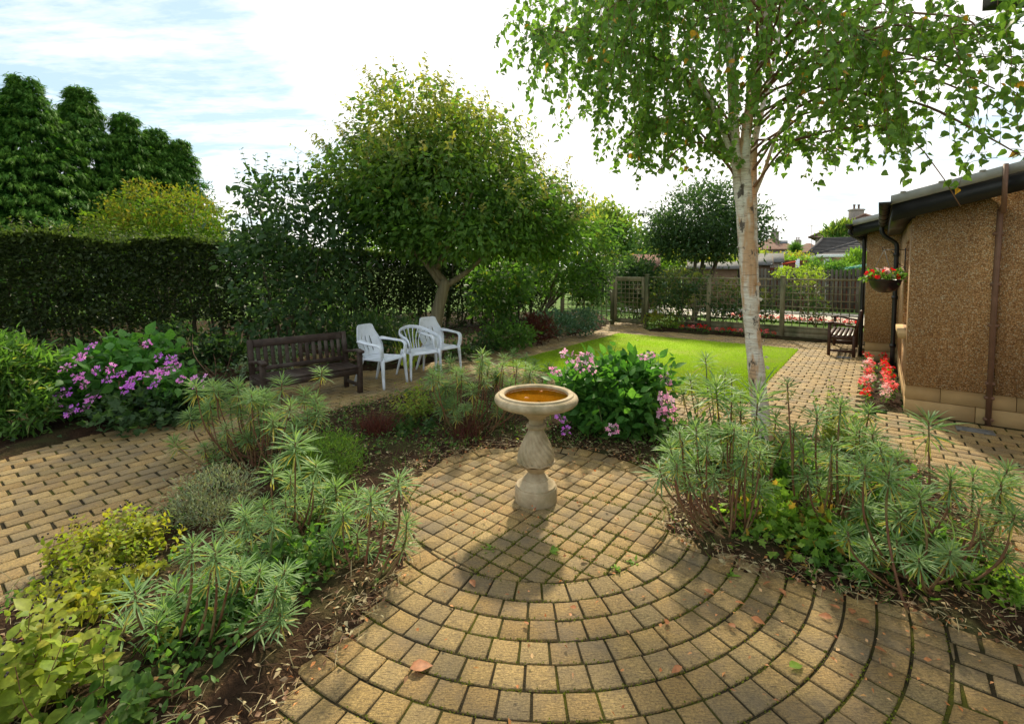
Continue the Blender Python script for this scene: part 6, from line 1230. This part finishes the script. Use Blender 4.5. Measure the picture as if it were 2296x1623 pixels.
# single fallen leaves
FL = [(945, 1497, .085, 'dry', 'large pale curled leaf lying on the setts at the lower left of the patio'), (1785, 1496, .06, 'l_lime', 'fresh green leaf lying on the setts at the lower right')]
FL += [(x, y, s_, 'dry', None) for x, y, s_ in ((1700, 1395, .055), (1870, 1362, .05), (1910, 1372, .05), (1885, 1345, .045), (1660, 1355, .045), (1495, 1397, .04), (1517, 1505, .045), (1408, 1250, .04), (1310, 1255, .04), (1060, 1310, .05), (1720, 1310, .05), (1590, 1330, .045), (1850, 1385, .05), (1975, 1460, .04), (1300, 1128, .03), (1020, 1245, .04), (1285, 1365, .03), (1640, 1405, .04), (1180, 1400, .03), (1755, 1330, .045), (1935, 1395, .045), (1430, 765, .06), (1585, 770, .05), (1330, 770, .05))]
for x, y, s_, m_, lab in FL:
    s_ *= 1.2; p = G(x, y, .008); mb = MB(); d = rng.normal(size=3) * A([1, 1, .05]); scatter(mb, OVATE, [p - unit(d) * s_ / 2 + A([0, 0, .012 + (.012 if y < 800 else 0)])], [d], [A([0, 0, 1.]) + rng.normal(0, .25, 3)], [s_], [s_ * .6]); o = mb.build('fallen_leaf', M[m_], tint=True); tag(o, lab or ('small fallen leaf lying on the lawn' if y < 800 else 'small orange-brown fallen leaf lying on the patio setts'), 'leaf', 'fallen leaves on the lawn' if y < 800 else 'fallen leaves on the patio')

# ------------------------------------------------------------------ LIGHT, SKY, CAMERA
SAZ, SEL = R(13.), R(43.)
sd = bpy.data.lights.new('sun', 'SUN'); sd.energy = 4.1; sd.angle = R(3.); sd.color = (1., .89, .67)
so = bpy.data.objects.new('sun', sd); C.objects.link(so); so.location = (6, 20, 20)
import mathutils
sv = mathutils.Vector((math.sin(SAZ) * math.cos(SEL), math.cos(SAZ) * math.cos(SEL), math.sin(SEL))); so.rotation_euler = sv.to_track_quat('Z', 'Y').to_euler()
w = bpy.data.worlds.new('World'); bpy.context.scene.world = w; w.use_nodes = True; t = w.node_tree; N, Lk = t.nodes, t.links; N.clear()
sk = N.new('ShaderNodeTexSky'); sk.sky_type = 'NISHITA'; sk.sun_disc = False; sk.sun_elevation = SEL; sk.sun_rotation = SAZ; sk.air_density = 1.; sk.dust_density = 1.5; sk.ozone_density = 1.
tc = N.new('ShaderNodeTexCoord'); sx = N.new('ShaderNodeSeparateXYZ'); Lk.new(tc.outputs['Generated'], sx.inputs[0])
ad = nd(N, 'ShaderNodeMath', operation='ADD'); ad.inputs[1].default_value = .12; Lk.new(sx.outputs[2], ad.inputs[0])
dv = nd(N, 'ShaderNodeVectorMath', operation='DIVIDE'); Lk.new(tc.outputs['Generated'], dv.inputs[0])
cx = N.new('ShaderNodeCombineXYZ'); [Lk.new(ad.outputs[0], cx.inputs[i]) for i in range(3)]; Lk.new(cx.outputs[0], dv.inputs[1])
mp = N.new('ShaderNodeMapping'); mp.inputs['Scale'].default_value = (.55, 1.1, 0); mp.inputs['Rotation'].default_value = (0, 0, .35); Lk.new(dv.outputs[0], mp.inputs[0])
n1 = nd(N, 'ShaderNodeTexNoise', i_Scale=1.3, i_Detail=8., i_Roughness=.62); n1.inputs['Distortion'].default_value = .5; Lk.new(mp.outputs[0], n1.inputs[0])
n2 = nd(N, 'ShaderNodeTexNoise', i_Scale=13., i_Detail=4., i_Roughness=.6); Lk.new(mp.outputs[0], n2.inputs[0])
dt = nd(N, 'ShaderNodeVectorMath', operation='DOT_PRODUCT'); dt.inputs[1].default_value = tuple(sv); Lk.new(tc.outputs['Generated'], dt.inputs[0])
gl = nd(N, 'ShaderNodeMapRange'); gl.inputs[1].default_value = .76; gl.inputs[2].default_value = .92; gl.inputs[3].default_value = -.02; gl.inputs[4].default_value = .5; gl.clamp = True; Lk.new(dt.outputs['Value'], gl.inputs[0])
s1_ = nd(N, 'ShaderNodeMath', operation='MULTIPLY_ADD'); s1_.inputs[1].default_value = .22; Lk.new(n2.outputs[0], s1_.inputs[0]); Lk.new(n1.outputs[0], s1_.inputs[2])
s2_ = nd(N, 'ShaderNodeMath', operation='ADD'); Lk.new(s1_.outputs[0], s2_.inputs[0]); Lk.new(gl.outputs[0], s2_.inputs[1])
hz = nd(N, 'ShaderNodeMapRange'); hz.inputs[1].default_value = .0; hz.inputs[2].default_value = .22; hz.inputs[3].default_value = .22; hz.inputs[4].default_value = 0.; Lk.new(sx.outputs[2], hz.inputs[0])
s3_ = nd(N, 'ShaderNodeMath', operation='ADD'); Lk.new(s2_.outputs[0], s3_.inputs[0]); Lk.new(hz.outputs[0], s3_.inputs[1])
cr = ramp(N, [(.52, (.10, .10, .10)), (.76, (1, 1, 1))]); Lk.new(s3_.outputs[0], cr.inputs[0])
pale = mixc(N, Lk, .62, sk.outputs[0], (3.9, 5.9, 7.0)); cl = mixc(N, Lk, cr.outputs[0], pale, (10.2, 9.9, 9.4))
bg_ = nd(N, 'ShaderNodeBackground', i_Strength=.105); Lk.new(cl, bg_.inputs[0]); ow = N.new('ShaderNodeOutputWorld'); Lk.new(bg_.outputs[0], ow.inputs[0])
cam = bpy.data.cameras.new('camera'); co_ = bpy.data.objects.new('camera', cam); C.objects.link(co_); co_.location = tuple(CAM); co_.rotation_euler = (R(90) - TH, 0, 0)
cam.sensor_width = 36.; cam.lens = 36. * FPX / 2296.; cam.shift_y = -(811.5 - CYP) / 2296.; cam.clip_end = 3000.; cam.clip_start = .05
sc = bpy.context.scene; sc.camera = co_; sc.view_settings.view_transform = 'Standard'; sc.view_settings.look = 'None'; sc.view_settings.exposure = .58; sc.view_settings.gamma = 1.
sc.cycles.max_bounces = 8; sc.cycles.transmission_bounces = 6; sc.cycles.transparent_max_bounces = 8; sc.cycles.sample_clamp_indirect = 6.
